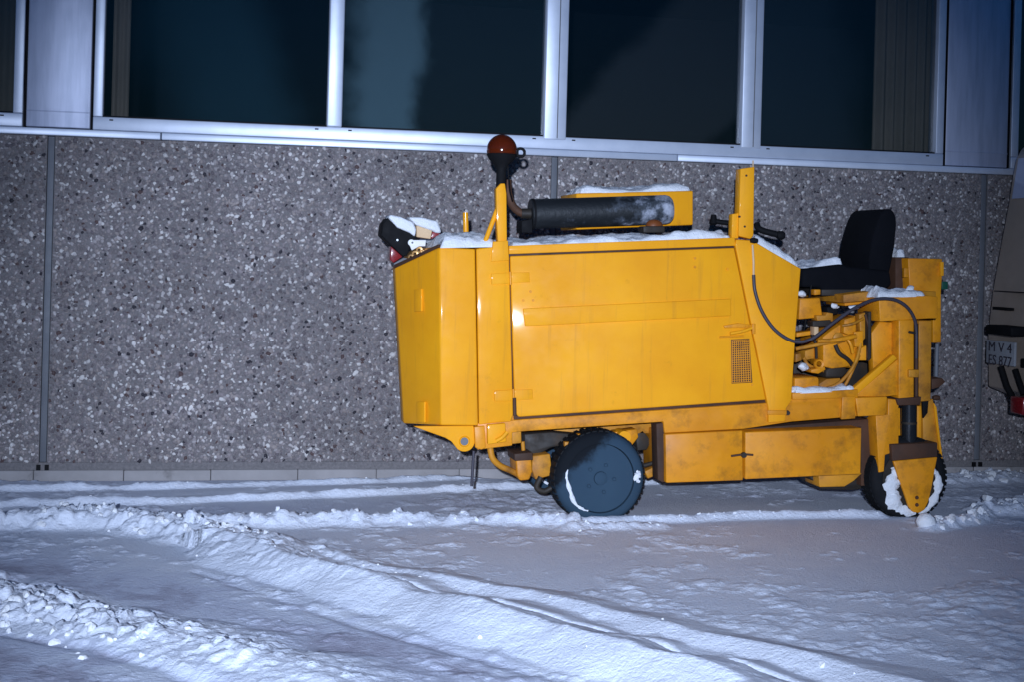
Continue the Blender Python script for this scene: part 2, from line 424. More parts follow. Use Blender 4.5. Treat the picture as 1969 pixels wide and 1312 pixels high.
RIDGES = [   # photo line, half width (m), height (m), lumpiness, whiteness
    ([(-150, 948), (0, 945), (300, 941), (650, 930), (1050, 917), (1500, 905)], .035, .030, .5, .75),
    ([(-150, 978), (0, 975), (300, 969), (700, 953), (1050, 939), (1300, 930)], .04, .034, .4, .85),
    ([(-200, 1020), (0, 1016), (90, 1010), (170, 1011), (300, 1024), (420, 1044), (520, 1066)], .11, .062, .6, .9),
    ([(300, 1012), (450, 1010), (620, 1011), (780, 1009), (930, 1008), (1060, 1009), (1100, 1012)], .07, .048, .7, .9),
    ([(1060, 1010), (1240, 1004), (1450, 998), (1680, 994)], .045, .038, .35, .95),
    ([(1100, 1018), (1180, 1016), (1260, 1014)], .06, .02, .8, .6),
    ([(1790, 1020), (1830, 1014), (1880, 1000), (1905, 980), (1960, 968), (2100, 955)], .06, .036, .5, .7),
    ([(1890, 985), (1990, 990), (2100, 985)], .09, .05, .8, .5),
    ([(1830, 930), (1900, 925), (2000, 922), (2100, 925)], .12, .05, .5, .4),
    ([(420, 1043), (560, 1070), (700, 1102), (850, 1133), (1000, 1161), (1200, 1203), (1450, 1260), (1700, 1323), (1900, 1373)], .085, .040, .14, 1.0),
    ([(400, 1066), (560, 1116), (700, 1156), (850, 1198), (1000, 1240), (1200, 1298), (1400, 1358)], .145, .082, .12, 1.0),
    ([(-150, 1148), (0, 1181), (100, 1206), (220, 1235), (360, 1270), (500, 1313), (640, 1363), (760, 1408)], .15, .060, .3, 1.0),
]
CH = []
for i, (pl, hw, ht, lump, wh) in enumerate(RIDGES):
    poly = [gnd(a, b) for a, b in pl]
    d, al, sd_ = pdist(poly)
    wob = 1 + .5*vnoise(al*6, al*0+i*3.1, 40+i)
    dd = np.abs(d*sd_ + .05*vnoise(al*4, al*0+7.7+i, 60+i))/(hw*wob)
    prof = np.exp(-dd**2.6)
    if i >= 9:                            # banked up by the wheel: long face one side, short drop on the other
        sg = (d*sd_ + .03*vnoise(al*4, al*0+7.7+i, 60+i))/(hw*wob)
        prof = np.clip(np.minimum((sg+1)/1.45, (3.0-sg)/2.55), 0, 1)
    var = 1 + lump*.9*fbm(X, Y, 70+i, 9, 3, .6) + .4*vnoise(al*3, al*0+i, 90+i)
    HZ = np.maximum(HZ, HZ*.3 + prof*ht*np.clip(var, .15, 2)) + prof*lump*.028*np.abs(fbm(X, Y, 100+i, 16, 3, .6))
    SN = np.maximum(SN, np.clip(prof*1.5, 0, 1)*wh*.85 + SN*(1-np.clip(prof*1.5, 0, 1)))
    if i in (2, 3, 9, 10, 11, 6, 7, 8):
        amt = {2: .032, 3: .018, 9: .018, 10: .014, 11: .034, 6: .016, 7: .014, 8: .016}[i]
        fall = np.exp(-np.maximum(al-(.4 if i in (9, 10) else .9 if i == 11 else 9), 0)/(.5 if i < 11 else .7))
        near = prof > .03; bl = np.zeros(X.shape); bl[near] = blocks(X[near], Y[near], .085, 150+i) + .5*blocks(X[near], Y[near], .04, 170+i)
        HZ = HZ + np.clip(prof*1.6, 0, 1)*(bl-.45)*amt*fall
    # loose smears beside the ridge
    sm = np.exp(-(d/(hw*3.2))**2)*np.clip(fbm(X, Y, 130+i, 6, 4, .6)*3.2-.15, 0, .5)*wh
    SN = np.maximum(SN, SN+sm*.7)
    CH.append((poly, hw, ht, lump))
# groove left by a wheel between the two strands of the big windrow, and dark packed strips by the wall
def groove(pl, hw, depth, wh):
    global HZ, SN
    d, al, s_ = pdist([gnd(a, b) for a, b in pl]); d = d + .012*vnoise(al*9, al*0, 77)
    g = np.exp(-(d/hw)**2); HZ = HZ - g*depth; SN = SN - g*wh
groove([(640, 1110), (850, 1164), (1000, 1198), (1150, 1228), (1300, 1268), (1500, 1318), (1600, 1348)], .022, .03, .14)
groove([(-100, 960), (300, 955), (700, 942), (1050, 928)], .05, .004, .10)
groove([(-100, 992), (300, 988), (700, 974), (1050, 968), (1350, 960), (1680, 955)], .22, .003, .24)
groove([(0, 1217), (150, 1244), (300, 1284), (430, 1334)], .03, .012, .3)
groove([(380, 1100), (700, 1205), (1000, 1288), (1250, 1360)], .03, .01, .12)
groove([(-200, 1075), (100, 1105), (400, 1165), (700, 1250), (900, 1318), (1000, 1360)], .30, .004, .52)  # this and the next: packed snow, beam's leftward fall-off put into its colour
groove([(-200, 1250), (60, 1290), (250, 1340), (350, 1380)], .30, .004, .56)
SN = np.where(Y > YW-.10, SN-.12, SN)
fade = np.clip(1-(np.maximum(np.abs(X-1.3)-5, 0) + np.maximum(3.6-Y, 0))/2, 0, 1)
HZ = HZ*(.2+.8*fade)
HZ = np.where(Y > YW-.02, np.minimum(HZ, 0.0)-.05, HZ)
nx, ny = X.shape
idx = np.arange(nx*ny).reshape(nx, ny)
quads = np.stack([idx[:-1, :-1], idx[1:, :-1], idx[1:, 1:], idx[:-1, 1:]], -1).reshape(-1, 4)
me = mesh_np('ground', np.stack([X, Y, HZ], -1).reshape(-1, 3), quads)
at_ = me.attributes.new('snow', 'FLOAT', 'POINT'); at_.data.foreach_set('value', SN.astype(np.float32).ravel())
link('ground', me, 'gsnow', smooth=180, kind='structure', origin=(0, 0, 0))
def hz(x, y):
    i = min(max(int(np.searchsorted(gx, x)), 1), nx-1); j = min(max(int(np.searchsorted(gy, y)), 1), ny-1)
    return float(HZ[i, j])

# broken lumps in the windrows
def ico_np(sub):
    bm = bmesh.new(); bmesh.ops.create_icosphere(bm, subdivisions=sub, radius=1); bm.verts.ensure_lookup_table()
    v = np.array([x.co[:] for x in bm.verts]); f = np.array([[a.index for a in q.verts] for q in bm.faces]); bm.free(); return v, f
IV, IF = ico_np(2)
def lumps(spots, name, **k):
    V, Fc = [], []
    for n, (x, y, z, s) in enumerate(spots):
        sc = s*rng.uniform(.55, 1.25, 3); sc[2] *= .8
        q = IV*sc
        # a few flat breaks make it read as broken snow
        for _ in range(9):
            nrm = rng.normal(size=3); nrm /= np.linalg.norm(nrm); lim = s*rng.uniform(.35, .7)
            pr = q@nrm; q = q - np.outer(np.maximum(pr-lim, 0), nrm)
        q = q + rng.normal(size=q.shape)*s*.035
        a = rng.uniform(0, 6.28); c, s_ = math.cos(a), math.sin(a)
        q = np.stack([q[:, 0]*c-q[:, 1]*s_, q[:, 0]*s_+q[:, 1]*c, q[:, 2]], 1)
        V.append(q+np.array([x, y, z])); Fc.append(IF+n*len(IV))
    return link(name, mesh_np(name, np.concatenate(V), np.concatenate(Fc)), 'snow', smooth=38, **k)
spots = []
dens = {2: (90, .026), 3: (30, .018), 9: (34, .012), 10: (8, .010), 11: (130, .024), 6: (50, .03), 7: (30, .025), 8: (60, .035), 0: (18, .012), 1: (14, .012), 4: (30, .014), 5: (16, .016)}
for i, (poly, hw, ht, lump) in enumerate(CH):
    n, s = dens[i]; seg = [(b-a).length for a, b in zip(poly, poly[1:])]; L = sum(seg)
    for _ in range(n):
        u = rng.random()
        if i in (11, 9, 10): u = u**3.2          # most broken at its left end
        if i == 11: u = .05+u*.5
        t = u*L
        for (a, b), l in zip(zip(poly, poly[1:]), seg):
            if t <= l: break
            t -= l
        p = a.lerp(b, min(t/l, 1)); o = rng.normal()*hw*.62
        dr = (b-a).normalized(); x, y = p.x-dr.y*o, p.y+dr.x*o
        if y > YW-.06: continue
        sz = s*rng.uniform(.35, 1.15)**1.3
        spots.append((x, y, hz(x, y)-sz*.05, sz))
lumps(spots, 'snow_lumps', kind='stuff', label='broken lumps of snow pushed up along the wheel track ridges', cat='snow')

# ================================================================ BUILDING
B = empty('building', (atY(985, 900, YW).x, YW, 0), 'long building with pebble concrete panels below a row of dark aluminium framed windows', 'building')
zt = atY(985, 297, YW).z              # top of the pebble panels
zb = atY(100, 890, YW).z              # their bottom, on the kerb
def wx(px, py=600): return atY(px, py, YW).x
xj = [wx(90, 600), wx(1066, 340), wx(1886, 600)]
edges = [xj[0]-3.05, xj[0], xj[1], xj[2], xj[2]+3.05, xj[2]+6.1]
ring = [(math.cos(k*math.pi/3), math.sin(k*math.pi/3)) for k in range(6)]
def pebbles(x0, x1, z0, z1, parent, sp=.0180):
    gx_ = np.arange(x0+sp*.5, x1-sp*.3, sp); gz_ = np.arange(z0+sp*.5, z1-sp*.3, sp*.9)
    PX, PZ = np.meshgrid(gx_, gz_, indexing='ij'); PX = PX + sp*.5*(np.arange(len(gz_)) % 2)[None, :]
    px, pz = PX.ravel(), PZ.ravel(); n = len(px)
    px = px + rng.uniform(-.42, .42, n)*sp; pz = pz + rng.uniform(-.42, .42, n)*sp
    rr = sp*rng.uniform(.36, .86, n)*np.where(rng.random(n) < .06, 1.25, 1); el = rng.uniform(.45, .95, n); an = rng.uniform(0, 3.14, n); hh = rr*rng.uniform(.25, .6, n)
    base = rng.random(n)*.002
    c, s = np.cos(an), np.sin(an); V = np.zeros((n, 13, 3), np.float32)
    tx, tz = rng.uniform(-.25, .25, (2, n))
    V[:, 0, 0] = px+tx*rr; V[:, 0, 1] = -hh; V[:, 0, 2] = pz+tz*rr
    for k, (a, b) in enumerate(ring):
        for q, (f, h) in enumerate(((.68, .78), (1, -.1))):
            j = f*(1+rng.uniform(-.28, .28, n)); u = a*rr*j; v = b*rr*el*j
            V[:, 1+q*6+k, 0] = px+u*c-v*s; V[:, 1+q*6+k, 2] = pz+u*s+v*c; V[:, 1+q*6+k, 1] = -hh*h
    V[:, :, 1] += YW-base[:, None]
    V[:, :, 0] = np.clip(V[:, :, 0], x0+.002, x1-.002)
    tri = []
    for k in range(6):
        k2 = (k+1) % 6; tri += [(0, 1+k, 1+k2), (1+k, 7+k, 7+k2), (1+k, 7+k2, 1+k2)]
    Fc = (np.arange(n)[:, None, None]*13 + np.array(tri)[None]).reshape(-1, 3)
    return link('pebbles', mesh_np('pebbles', V.reshape(-1, 3), Fc), 'pebble', parent, smooth=180, kind='stuff')
for i, (a, b) in enumerate(zip(edges, edges[1:])):
    bm = bmesh.new(); g = .022
    add_box(bm, a+g, b-g, YW, YW+.14, zb, zt-.002); pn = link('wall_panel', bm, 'mortar', B)
    a2, b2 = max(a+g, -3.4), min(b-g, 6.3)
    if b2-a2 > .2: pebbles(a2, b2, zb, zt-.003, pn)
for x in edges[1:-1]:
    bm = bmesh.new(); add_box(bm, x-.019, x+.019, YW+.004, YW+.08, zb+.0, zt-.003); bevel(bm, .004); link('joint_strip', bm, 'joint', B, smooth=50)
    bm = bmesh.new(); add_box(bm, x-.035, x-.012, YW-.012, YW+.02, zb-.075, zb-.015); add_box(bm, x+.012, x+.035, YW-.012, YW+.02, zb-.075, zb-.015); link('joint_bracket', bm, 'black', B)
# kerb stones under the panels
x = edges[0]; k = 0
while x < edges[-1]:
    l = .50 + rng.uniform(-.03, .03)
    bm = bmesh.new(); add_box(bm, x+.0012, x+l-.0012, YW-.018+rng.uniform(-.004, .004), YW+.14, -.05, zb-.045+rng.uniform(-.004, .002)); bevel(bm, .006)
    link('kerb_stone', bm, 'kerb', B, smooth=50); x += l
bm = bmesh.new(); add_box(bm, edges[0], edges[-1], YW+.004, YW+.14, zb-.047, zb-.002); link('base_band', bm, 'mortar', B)
# the window band
zs0 = zt                                # underside of the sill flashing
zs1 = atY(985, 283, YW).z               # flashing top / bottom of the frame
zg = atY(985, 259, YW).z                # bottom of the glass
ZT = zg + 1.55
fl = [edges[0], wx(310, 262), wx(1300, 305), edges[-1]]
for a, b in zip(fl, fl[1:]):
    bm = bmesh.new(); add_box(bm, a+.003, b-.003, YW-.030, YW+.14, zs0+.001, zs1-.003); bevel(bm, .004); link('sill_flashing', bm, 'alu', B, smooth=50)
yf = YW - .012
def bar(name, x0, x1, z0, z1, y0, y1, mat, par, bev=.005, **k):
    bm = bmesh.new(); add_box(bm, x0, x1, y0, y1, z0, z1); bmesh.ops.recalc_face_normals(bm, faces=bm.faces); bevel(bm, bev); return link(name, bm, mat, par, smooth=50, **k)
def window(x0, x1, muls, panes_mats, lw=.055):
    """x0..x1 outer frame; muls: (centre, half width); thing > window > pane"""
    f = bar('window', x0, x1, zs1, zg, yf, YW+.10, 'alu', B)                   # its bottom rail carries the rest
    bar('top_rail', x0, x1, ZT, ZT+.07, yf, YW+.10, 'alu', f)
    bar('jamb', x0, x0+lw, zg+.001, ZT-.001, yf+.002, YW+.10, 'alu', f); bar('jamb', x1-lw, x1, zg+.001, ZT-.001, yf+.002, YW+.10, 'alu', f)
    xs = [x0+lw]
    for c, h, wide in muls:
        bar('mullion', c-h, c+h, zg-.02 if wide else zg+.001, ZT-.001, yf-.004, YW+.10, 'alu', f, .008)
        if wide: bar('mullion_rib', c+h*.15, c+h*.15+.006, zg-.01, ZT-.002, yf-.009, yf-.002, 'joint', f, .002)
        xs += [c-h, c+h]
    xs.append(x1-lw)
    for i in range(0, len(xs), 2):
        a, b = xs[i], xs[i+1]; m = panes_mats[i//2]
        bar('glazing_bead', a, b, zg+.001, zg+.010, YW+.005, YW+.03, 'black', f, 0)
        bar('pane', a-.004, b+.004, zg-.004, ZT+.004, YW+.030, YW+.036, m, f, 0)
        for s in (a+.05, b-.06): bar('drain_slot', s-.011, s+.011, zg-.021, zg-.013, yf-.0015, yf+.01, 'black', f, 0)
    return f
X0w, X1w = wx(181, 150), wx(1815, 200)
zc = 150
m1 = (wx(645, zc), (wx(660, zc)-wx(631, zc))/2, False); m2 = (wx(1069, zc), (wx(1091, zc)-wx(1048, zc))/2, True); m3 = (wx(1446, zc), (wx(1465, zc)-wx(1427, zc))/2, True)
f2 = glass_mat('glow_painted_glass', wx(685, 120), wx(812, 120), .10, (.30, .52, .62), -.03, .12)  # these panes carry their reflections as painted colour
f3 = glass_mat('reflection_painted_glass', wx(1190, 120), wx(1500, 120), .020, (.36, .42, .46), -.9, .10)
f1 = glass_mat('sheen_painted_glass', wx(300, 120), wx(520, 120), .022, (.16, .5, .7), .3, .3)
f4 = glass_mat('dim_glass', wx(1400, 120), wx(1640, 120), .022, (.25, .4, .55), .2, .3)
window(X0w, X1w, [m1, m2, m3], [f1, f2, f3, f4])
window(wx(46, 150)-2.0, wx(46, 150), [], ['glass'])
window(wx(1945, 200), wx(1945, 200)+2.4, [(wx(1945, 200)+1.2, .04, False)], ['glass', 'glass'])
for a, b in ((wx(47.5, 150), wx(180, 150)), (wx(1817, 200), wx(1943, 200))):
    c = bar('cladding_sheet', a+.012, b-.012, zs1+.004, ZT+.05, YW+.002, YW+.05, 'sheet', B, .006)
    for s in (a+.002, b-.010): bar('cover_strip', s, s+.008, zs1+.002, ZT+.05, YW-.006, YW+.06, 'black', c, .001)
    bar('cladding_fold', a+.012, b-.012, zs1+.095, zs1+.101, YW-.002, YW+.004, 'sheet', c, .002)
# upper storey, room behind the glass, ends and roof
bar('upper_wall', edges[0], edges[-1], ZT+.072, ZT+1.6, YW, YW+.14, 'mortar', B, 0)
bar('roof', edges[0]-.2, edges[-1]+.2, ZT+1.6, ZT+1.75, YW-.25, YW+7, 'joint', B, .01)
bar('room_wall', edges[0], edges[-1], 0, ZT+1.6, YW+6.0, YW+6.2, 'room', B, 0)
bar('end_wall', edges[0], edges[0]+.15, 0, ZT+1.6, YW+.142, YW+5.99, 'room', B, 0); bar('end_wall', edges[-1]-.15, edges[-1], 0, ZT+1.6, YW+.142, YW+5.99, 'room', B, 0)
bar('room_floor', edges[0]+.16, edges[-1]-.16, zs0-.4, zs0-.3, YW+.143, YW+5.98, 'room', B, 0)
bar('room_ceiling', edges[0]+.16, edges[-1]-.16, ZT+.3, ZT+.4, YW+.143, YW+5.98, 'room', B, 0)
# curtains hanging inside
def curtain(x0, x1, label, pleat, amp=.018, y=.10):
    n = max(int((x1-x0)/.006), 8); V = []; Fq = []
    for i in range(n+1):
        x_ = x0+(x1-x0)*i/n; yy = YW+y+.03+amp*math.sin((x_-x0)/pleat*6.283)+amp*.5*math.sin((x_-x0)/pleat*2.7+1)
        for z in (zg-.02, ZT+.05): V.append((x_, yy, z)); V.append((x_, yy+.004, z))
    for i in range(n):
        a = i*4; b = a+4
        Fq += [(a, b, b+2, a+2), (a+1, a+3, b+3, b+1), (a, a+1, b+1, b), (a+2, b+2, b+3, a+3)]
    Fq += [(0, 2, 3, 1), (n*4, n*4+1, n*4+3, n*4+2)]
    me = bpy.data.meshes.new('curtain'); me.from_pydata(V, [], Fq)
    return link('curtain', me, 'curtain', smooth=60, label=label, cat='curtain')
curtain(wx(213, 120), wx(247, 120), 'narrow brown curtain edge behind the glass beside the left metal cladding sheet', .05, .010)
curtain(wx(1698, 150), wx(1808, 150), 'wide pleated brown curtain drawn to the right end of the window row', .075, .022)
curtain(wx(-120, 120), wx(34, 120), 'dark brown curtain in the window cut off by the left edge', .08, .012, .14)

# ================================================================ MACHINE
c0 = atY(1290, 900, YM+.5)
MC = empty('road_marking_machine', (c0.x, YM+.5, 0), 'yellow ride on road machine with black seat parked in snow by the pebble wall', 'road machine')
DEP = 1.02
# --- chassis and body
prism('chassis_rail', [(918, 815), (1000, 808), (1480, 776), (1524, 768), (1706, 764), (1706, 797), (1522, 812), (1430, 826), (1278, 834), (1276, 812), (1000, 831), (985, 833), (985, 858), (918, 866)], .012, .10, 'yellow2', MC, .004)
prism('body_core', [(920, 476), (1412, 459), (1447, 461), (1538, 516), (1520, 790), (1000, 826), (930, 818)], .030, DEP, 'yellow2', MC, .006)
prism('top_rail', [(979, 472), (1413, 456), (1414, 472), (979, 488)], -.002, .06, 'yellow', MC, .003)
prism('door_gap_shade', [(976, 488), (1418, 472), (1479, 775), (988, 808)], .0235, .0295, 'brown', MC, .001)  # brown sheet added behind the door so its gaps look dark
door = prism('engine_door', [(981, 492), (1412, 476), (1473, 770), (998, 803), (990, 795)], -.004, .022, 'yellow', MC, .006)
prism('door_stiffener', [(1006, 593), (1405, 574), (1406, 607), (1010, 627)], -.016, .0, 'yellow', door, .004)
for (x, y) in ((1336, 496), (1336, 513), (1399, 517), (1006, 577), (1025, 577), (1446, 741), (1020, 560)):
    c = atY(x, y, YM-.005); lathe('bolt', [(.0072, -.004), (.0072, .004), (.004, .006)][::1], (c.x, c.y, c.z), 'yellow2', door, seg=8)
# grille in the door
gr = prism('grille', [(1406, 653), (1441, 651), (1447, 737), (1407, 739)], -.0065, .010, 'brown', door, .001)
bm = bmesh.new(); gp = lambda u, v: ((1408+u*32+v*u*4), (655+v*82-u*2))
for i in range(9):
    u = i/8; a, b = atY(*gp(u, 0), YM-.009), atY(*gp(u, 1), YM-.009); add_tube(bm, [a, b], .0022, 5)
for i in range(20):
    v = i/19; a, b = atY(*gp(0, v), YM-.0105), atY(*gp(1, v), YM-.0105); add_tube(bm, [a, b], .0022, 5)
link('grille_wires', bm, 'yellow2', gr, smooth=60, kind='stuff')
# latch
la = prism('door_latch', [(1392, 626), (1420, 621), (1450, 625), (1450, 632), (1420, 630), (1394, 631)], -.014, -.001, 'yellow2', door, .003)
tube('latch_handle', [(1404, 641, -.02), (1430, 636, -.022), (1446, 630, -.018)], .0085, 'yellow', la)
rect('latch_keeper', 1447, 622, 1453, 642, -.02, -.001, 'yellow2', la, bev=.002)
tube('latch_rod', [(1384, 648, -.010), (1430, 646, -.010)], .005, 'yellow2', la, curve=False)
# hinges and hinge column
prism('hinge_column', [(916, 478), (977, 471), (979, 494), (987, 798), (982, 812), (936, 816), (921, 818)], .002, .030, 'yellow', MC, .006)
for (y, x) in ((535, 945), (762, 951)):
    h = prism('hinge', [(x, y-9), (x+34, y-11), (x+35, y+10), (x, y+11)], -.006, .004, 'yellow', MC, .002)
    prism('hinge_leaf', [(x+38, y-11), (x+73, y-12), (x+74, y+7), (x+39, y+9)], -.009, .001, 'yellow', h, .002)
    tube('hinge_pin', [(x+36, y-13, -.006), (x+37, y+12, -.006)], .007, 'yellow2', h, curve=False)
# front cover with slanted corner
bm = bmesh.new()
d1, d2 = .0, .34
T = [atY(914, 478, YM+d1), atY(845, 475, YM+d1), atY(759, 514, YM+d2)]; Bt = [atY(920, 820, YM+d1), atY(848, 819, YM+d1), atY(776, 816, YM+d2)]
def far(p, d): return Vector((p.x+.0, YM+DEP-d, p.z))
Tb = [far(T[2], .58), far(T[1], 0), far(T[0], 0)]; Bb = [far(Bt[2], .58), far(Bt[1], 0), far(Bt[0], 0)]
tv = [bm.verts.new(p) for p in T+Tb]; bv = [bm.verts.new(p) for p in Bt+Bb]
n = 6
for i in range(n-1): bm.faces.new((tv[i], tv[i+1], bv[i+1], bv[i]))
bm.faces.new((tv[5], tv[0], bv[0], bv[5])); bm.faces.new((tv[0], tv[5], tv[4], tv[1])); bm.faces.new((tv[1], tv[4], tv[3], tv[2])); bm.faces.new(bv)
bmesh.ops.recalc_face_normals(bm, faces=bm.faces); bevel(bm, .010, 3)
fc = link('front_cover', bm, 'yellow', MC, smooth=50)
def facet(name, pts, mat, th, parent):
    bm = bmesh.new(); P_ = [atY(x, y, YM+d2*(845-x)/86) for x, y in pts]
    nn = (T[1]-T[2]).cross(Bt[1]-T[1]).normalized(); nn = nn if nn.y < 0 else -nn
    a = [bm.verts.new(p+nn*th) for p in P_]; b = [bm.verts.new(p-nn*.01) for p in P_]
    bm.faces.new(a); bm.faces.new(b[::-1])
    for i in range(len(a)): bm.faces.new((a[i], b[i], b[(i+1) % len(a)], a[(i+1) % len(a)]))
    bmesh.ops.recalc_face_normals(bm, faces=bm.faces); bevel(bm, .002); return link(name, bm, mat, parent, smooth=50)
facet('cover_tab', [(797, 557), (811, 555), (811, 598), (797, 599)], 'yellow', .004, fc); facet('cover_tab', [(801, 774), (817, 774), (817, 814), (801, 813)], 'yellow', .004, fc)
facet('hood_edge', [(758, 516), (760, 508), (844, 469), (844, 475)], 'brown', .006, MC)
# tow plate with eye
bm = bmesh.new(); Yp = YM+.01
out = [(795, 821), (911, 820), (913, 852)] + [(893+20*math.cos(a), 850+20*math.sin(a)) for a in np.linspace(.2, 2.3, 9)] + [(868, 850), (856, 843), (825, 832)]
pts = px2(out, Yp); add_prism(bm, pts, Yp, Yp+.03); bmesh.ops.recalc_face_normals(bm, faces=bm.faces); bevel(bm, .004)
tp = link('tow_plate', bm, 'yellow', MC, smooth=50)
c = atY(893, 850, Yp); lathe('tow_eye', [(.026, -.006), (.030, .0), (.026, .006), (.021, .003), (.021, -.003)], (c.x, Yp, c.z), 'yellow', tp, closed=True, seg=24)
lathe('eye_hole', [(.0205, -.0012), (.0205, .004)], (c.x, Yp, c.z), 'joint', tp, seg=24)
# hitch block under the column
prism('hitch_block', [(937, 818), (972, 815), (974, 851), (938, 856)], -.018, .012, 'yellow', MC, .005)
prism('hitch_rib', [(912, 822), (932, 820), (934, 862), (926, 866), (914, 862)], -.006, .02, 'yellow2', MC, .004)
tube('hitch_lever', [(954, 849, -.028), (966, 842, -.03), (975, 832, -.028)], .011, 'yellow', MC)
prism('hitch_bracket', [(975, 826), (1002, 822), (1003, 853), (976, 856)], .05, .2, 'ochre', MC, .004)
tube('door_stop', [(989, 766, -.01), (990, 800, -.01)], .010, 'brown', MC, curve=False)
tube('earth_strap', [(911, 868, .03), (909, 900, .03), (907, 936, .03)], .008, 'cable', MC)
tube('feed_hose', [(942, 860, .06), (947, 882, .06), (962, 897, .07), (980, 905, .08), (998, 914, .1)], .017, 'ochre', MC)
# under the body
pump = prism('hydraulic_motor', [(992, 886), (1022, 882), (1024, 908), (1018, 924), (1000, 926), (994, 915)], .06, .24, 'yellow2', MC, .008)
prism('motor_flange', [(989, 874), (1024, 871), (1025, 886), (990, 888)], .055, .25, 'brown', pump, .004)
prism('motor_bracket', [(1024, 878), (1058, 874), (1062, 915), (1030, 924), (1022, 905)], .12, .3, 'ochre', MC, .006)
prism('swing_arm', [(1008, 836), (1060, 832), (1130, 838), (1120, 852), (1060, 862), (1020, 884), (1010, 872)], .2, .3, 'dark', MC, .006)
prism('cross_beam', [(1010, 828), (1270, 812), (1270, 834), (1010, 846)], .3, .42, 'ochre', MC, .006)
tube('shackle', [(1040, 918, .12), (1032, 938, .12), (1046, 946, .12), (1060, 940, .12)], .016, 'dark', MC)
tube('motor_pin', [(1005, 850, .15), (1007, 876, .15)], .011, 'ochre', MC, curve=False)
prism('fender_tab', [(1112, 836), (1152, 832), (1152, 842), (1128, 845), (1120, 848), (1112, 846)], .05, .1, 'yellow2', MC, .003)
rect('fender_clip', 1086, 851, 1096, 862, .04, .08, 'ochre', MC, bev=.003)
prism('axle_bracket', [(1182, 832), (1225, 826), (1228, 842), (1214, 860), (1196, 852)], .16, .26, 'yellow2', MC, .006)
c = atY(1199, 842, YM+.14); lathe('axle_bush', [(.036, -.02), (.038, .0), (.038, .1)], (c.x, c.y, c.z), 'yellow', MC, seg=24)
prism('support_strut', [(1222, 838), (1236, 828), (1252, 850), (1244, 866), (1226, 868)], .30, .4, 'dark', MC, .004)
prism('frame_post', [(1262, 816), (1277, 814), (1277, 930), (1265, 924)], .03, .13, 'brown', MC, .004)
tube('linkage_rod', [(1232, 898, .16), (1262, 890, .16)], .012, 'dark', MC, curve=False)
prism('linkage_foot', [(1240, 908), (1264, 896), (1264, 914), (1246, 922)], .2, .28, 'ochre', MC, .004)
prism('belly_beam', [(1030, 845), (1268, 832), (1268, 845), (1030, 858)], .72, .84, 'dark', MC, .006)
# side boxes
bx1 = prism('tool_box', [(1279, 836), (1428, 829), (1429, 925), (1281, 930)], .0, .42, 'yellow2', MC, .006)
bx2 = prism('battery_box', [(1433, 832), (1657, 824), (1655, 913), (1433, 923)], .0, .42, 'yellow2', MC, .006)
la = tube('box_latch', [(1406, 878, -.012), (1430, 875, -.014), (1448, 876, -.012)], .006, 'brown', bx2)
c = atY(1430, 876, YM-.012); lathe('latch_knob', [(.014, -.012), (.016, 0), (.014, .012)], (c.x, c.y, c.z), 'dark', la, seg=16)
prism('box_recess_shade', [(1426, 826), (1682, 806), (1684, 815), (1680, 934), (1656, 936), (1656, 822), (1430, 834)], .12, .5, 'brown', MC, .004)  # shade of the recess above and beside the box, set as a brown solid
prism('skid_block', [(1574, 915), (1658, 911), (1642, 926), (1624, 937), (1576, 938)], .10, .3, 'ochre', MC, .004)
prism('skid_shoe', [(1556, 918), (1580, 914), (1662, 926), (1690, 922), (1690, 934), (1640, 944), (1580, 942)], .18, .45, 'dark', MC, .004)
for (x, y) in ((1664, 800), (1514, 795)):
    c = atY(x, y, YM+.005); lathe('frame_bolt', [(.012, -.012), (.014, 0), (.014, .015)], (c.x, c.y, c.z), 'dark', MC, seg=10)
prism('rail_gusset', [(1620, 764), (1645, 763), (1645, 806), (1618, 808)], -.004, .02, 'yellow2', MC, .004)
prism('rail_plate', [(1645, 766), (1706, 764), (1706, 794), (1700, 800), (1650, 802)], -.010, .02, 'yellow2', MC, .005)
# console side
con = prism('console_side', [(1414, 470), (1416, 460), (1447, 462), (1540, 516), (1530, 640), (1522, 772), (1512, 786), (1510, 812), (1478, 814), (1478, 786)], -.010, .029, 'yellow', MC, .005)
rect('console_band', 1476, 790, 1513, 799, -.018, -.009, 'yellow2', con, bev=.003)
tube('console_spring', [(1447, 470, -.02), (1449, 505, -.02), (1449, 530, -.02)], .006, 'wood', con, curve=False)
c = atY(1450, 462, YM-.02); lathe('cable_gland', [(.012, -.02), (.016, 0), (.012, .02)], (c.x, c.y, c.z), 'black', con, axis='X', seg=14)
# top of the console
prism('steer_post', [(1424, 324), (1451, 320), (1449, 452), (1444, 459), (1420, 453)], .0, .075, 'yellow', MC, .004)
prism('post_bracket', [(1408, 411), (1421, 409), (1420, 458), (1407, 458)], .015, .07, 'yellow', MC, .003)
tube('post_pin', [(1448, 308, .04), (1448, 324, .04)], .004, 'wood', MC, curve=False)
for (x, y) in ((1435, 337), (1432, 435), (1422, 416)):
    c = atY(x, y, YM+.0); lathe('post_bolt', [(.006, -.004), (.007, .004)], (c.x, c.y, c.z), 'brown', MC, seg=8)
bm = bmesh.new(); add_tube(bm, catmull([atY(a, b, YM+d) for a, b, d in ((1455, 430, .28), (1458, 438, .26), (1470, 444, .24), (1502, 452, .2))]), [.018]*24+[.022], 10)
lev = link('control_lever', bm, 'black', MC, smooth=50)
c = atY(1501, 452, YM+.2); lathe('lever_grip', [(.018, -.022), (.025, -.01), (.025, .01), (.018, .022)], (c.x, c.y, c.z), 'black', lev, axis='X', seg=16)
lev2 = tube('control_lever', [(1371, 424, .4), (1390, 427, .38), (1412, 429, .35)], .015, 'black', MC)
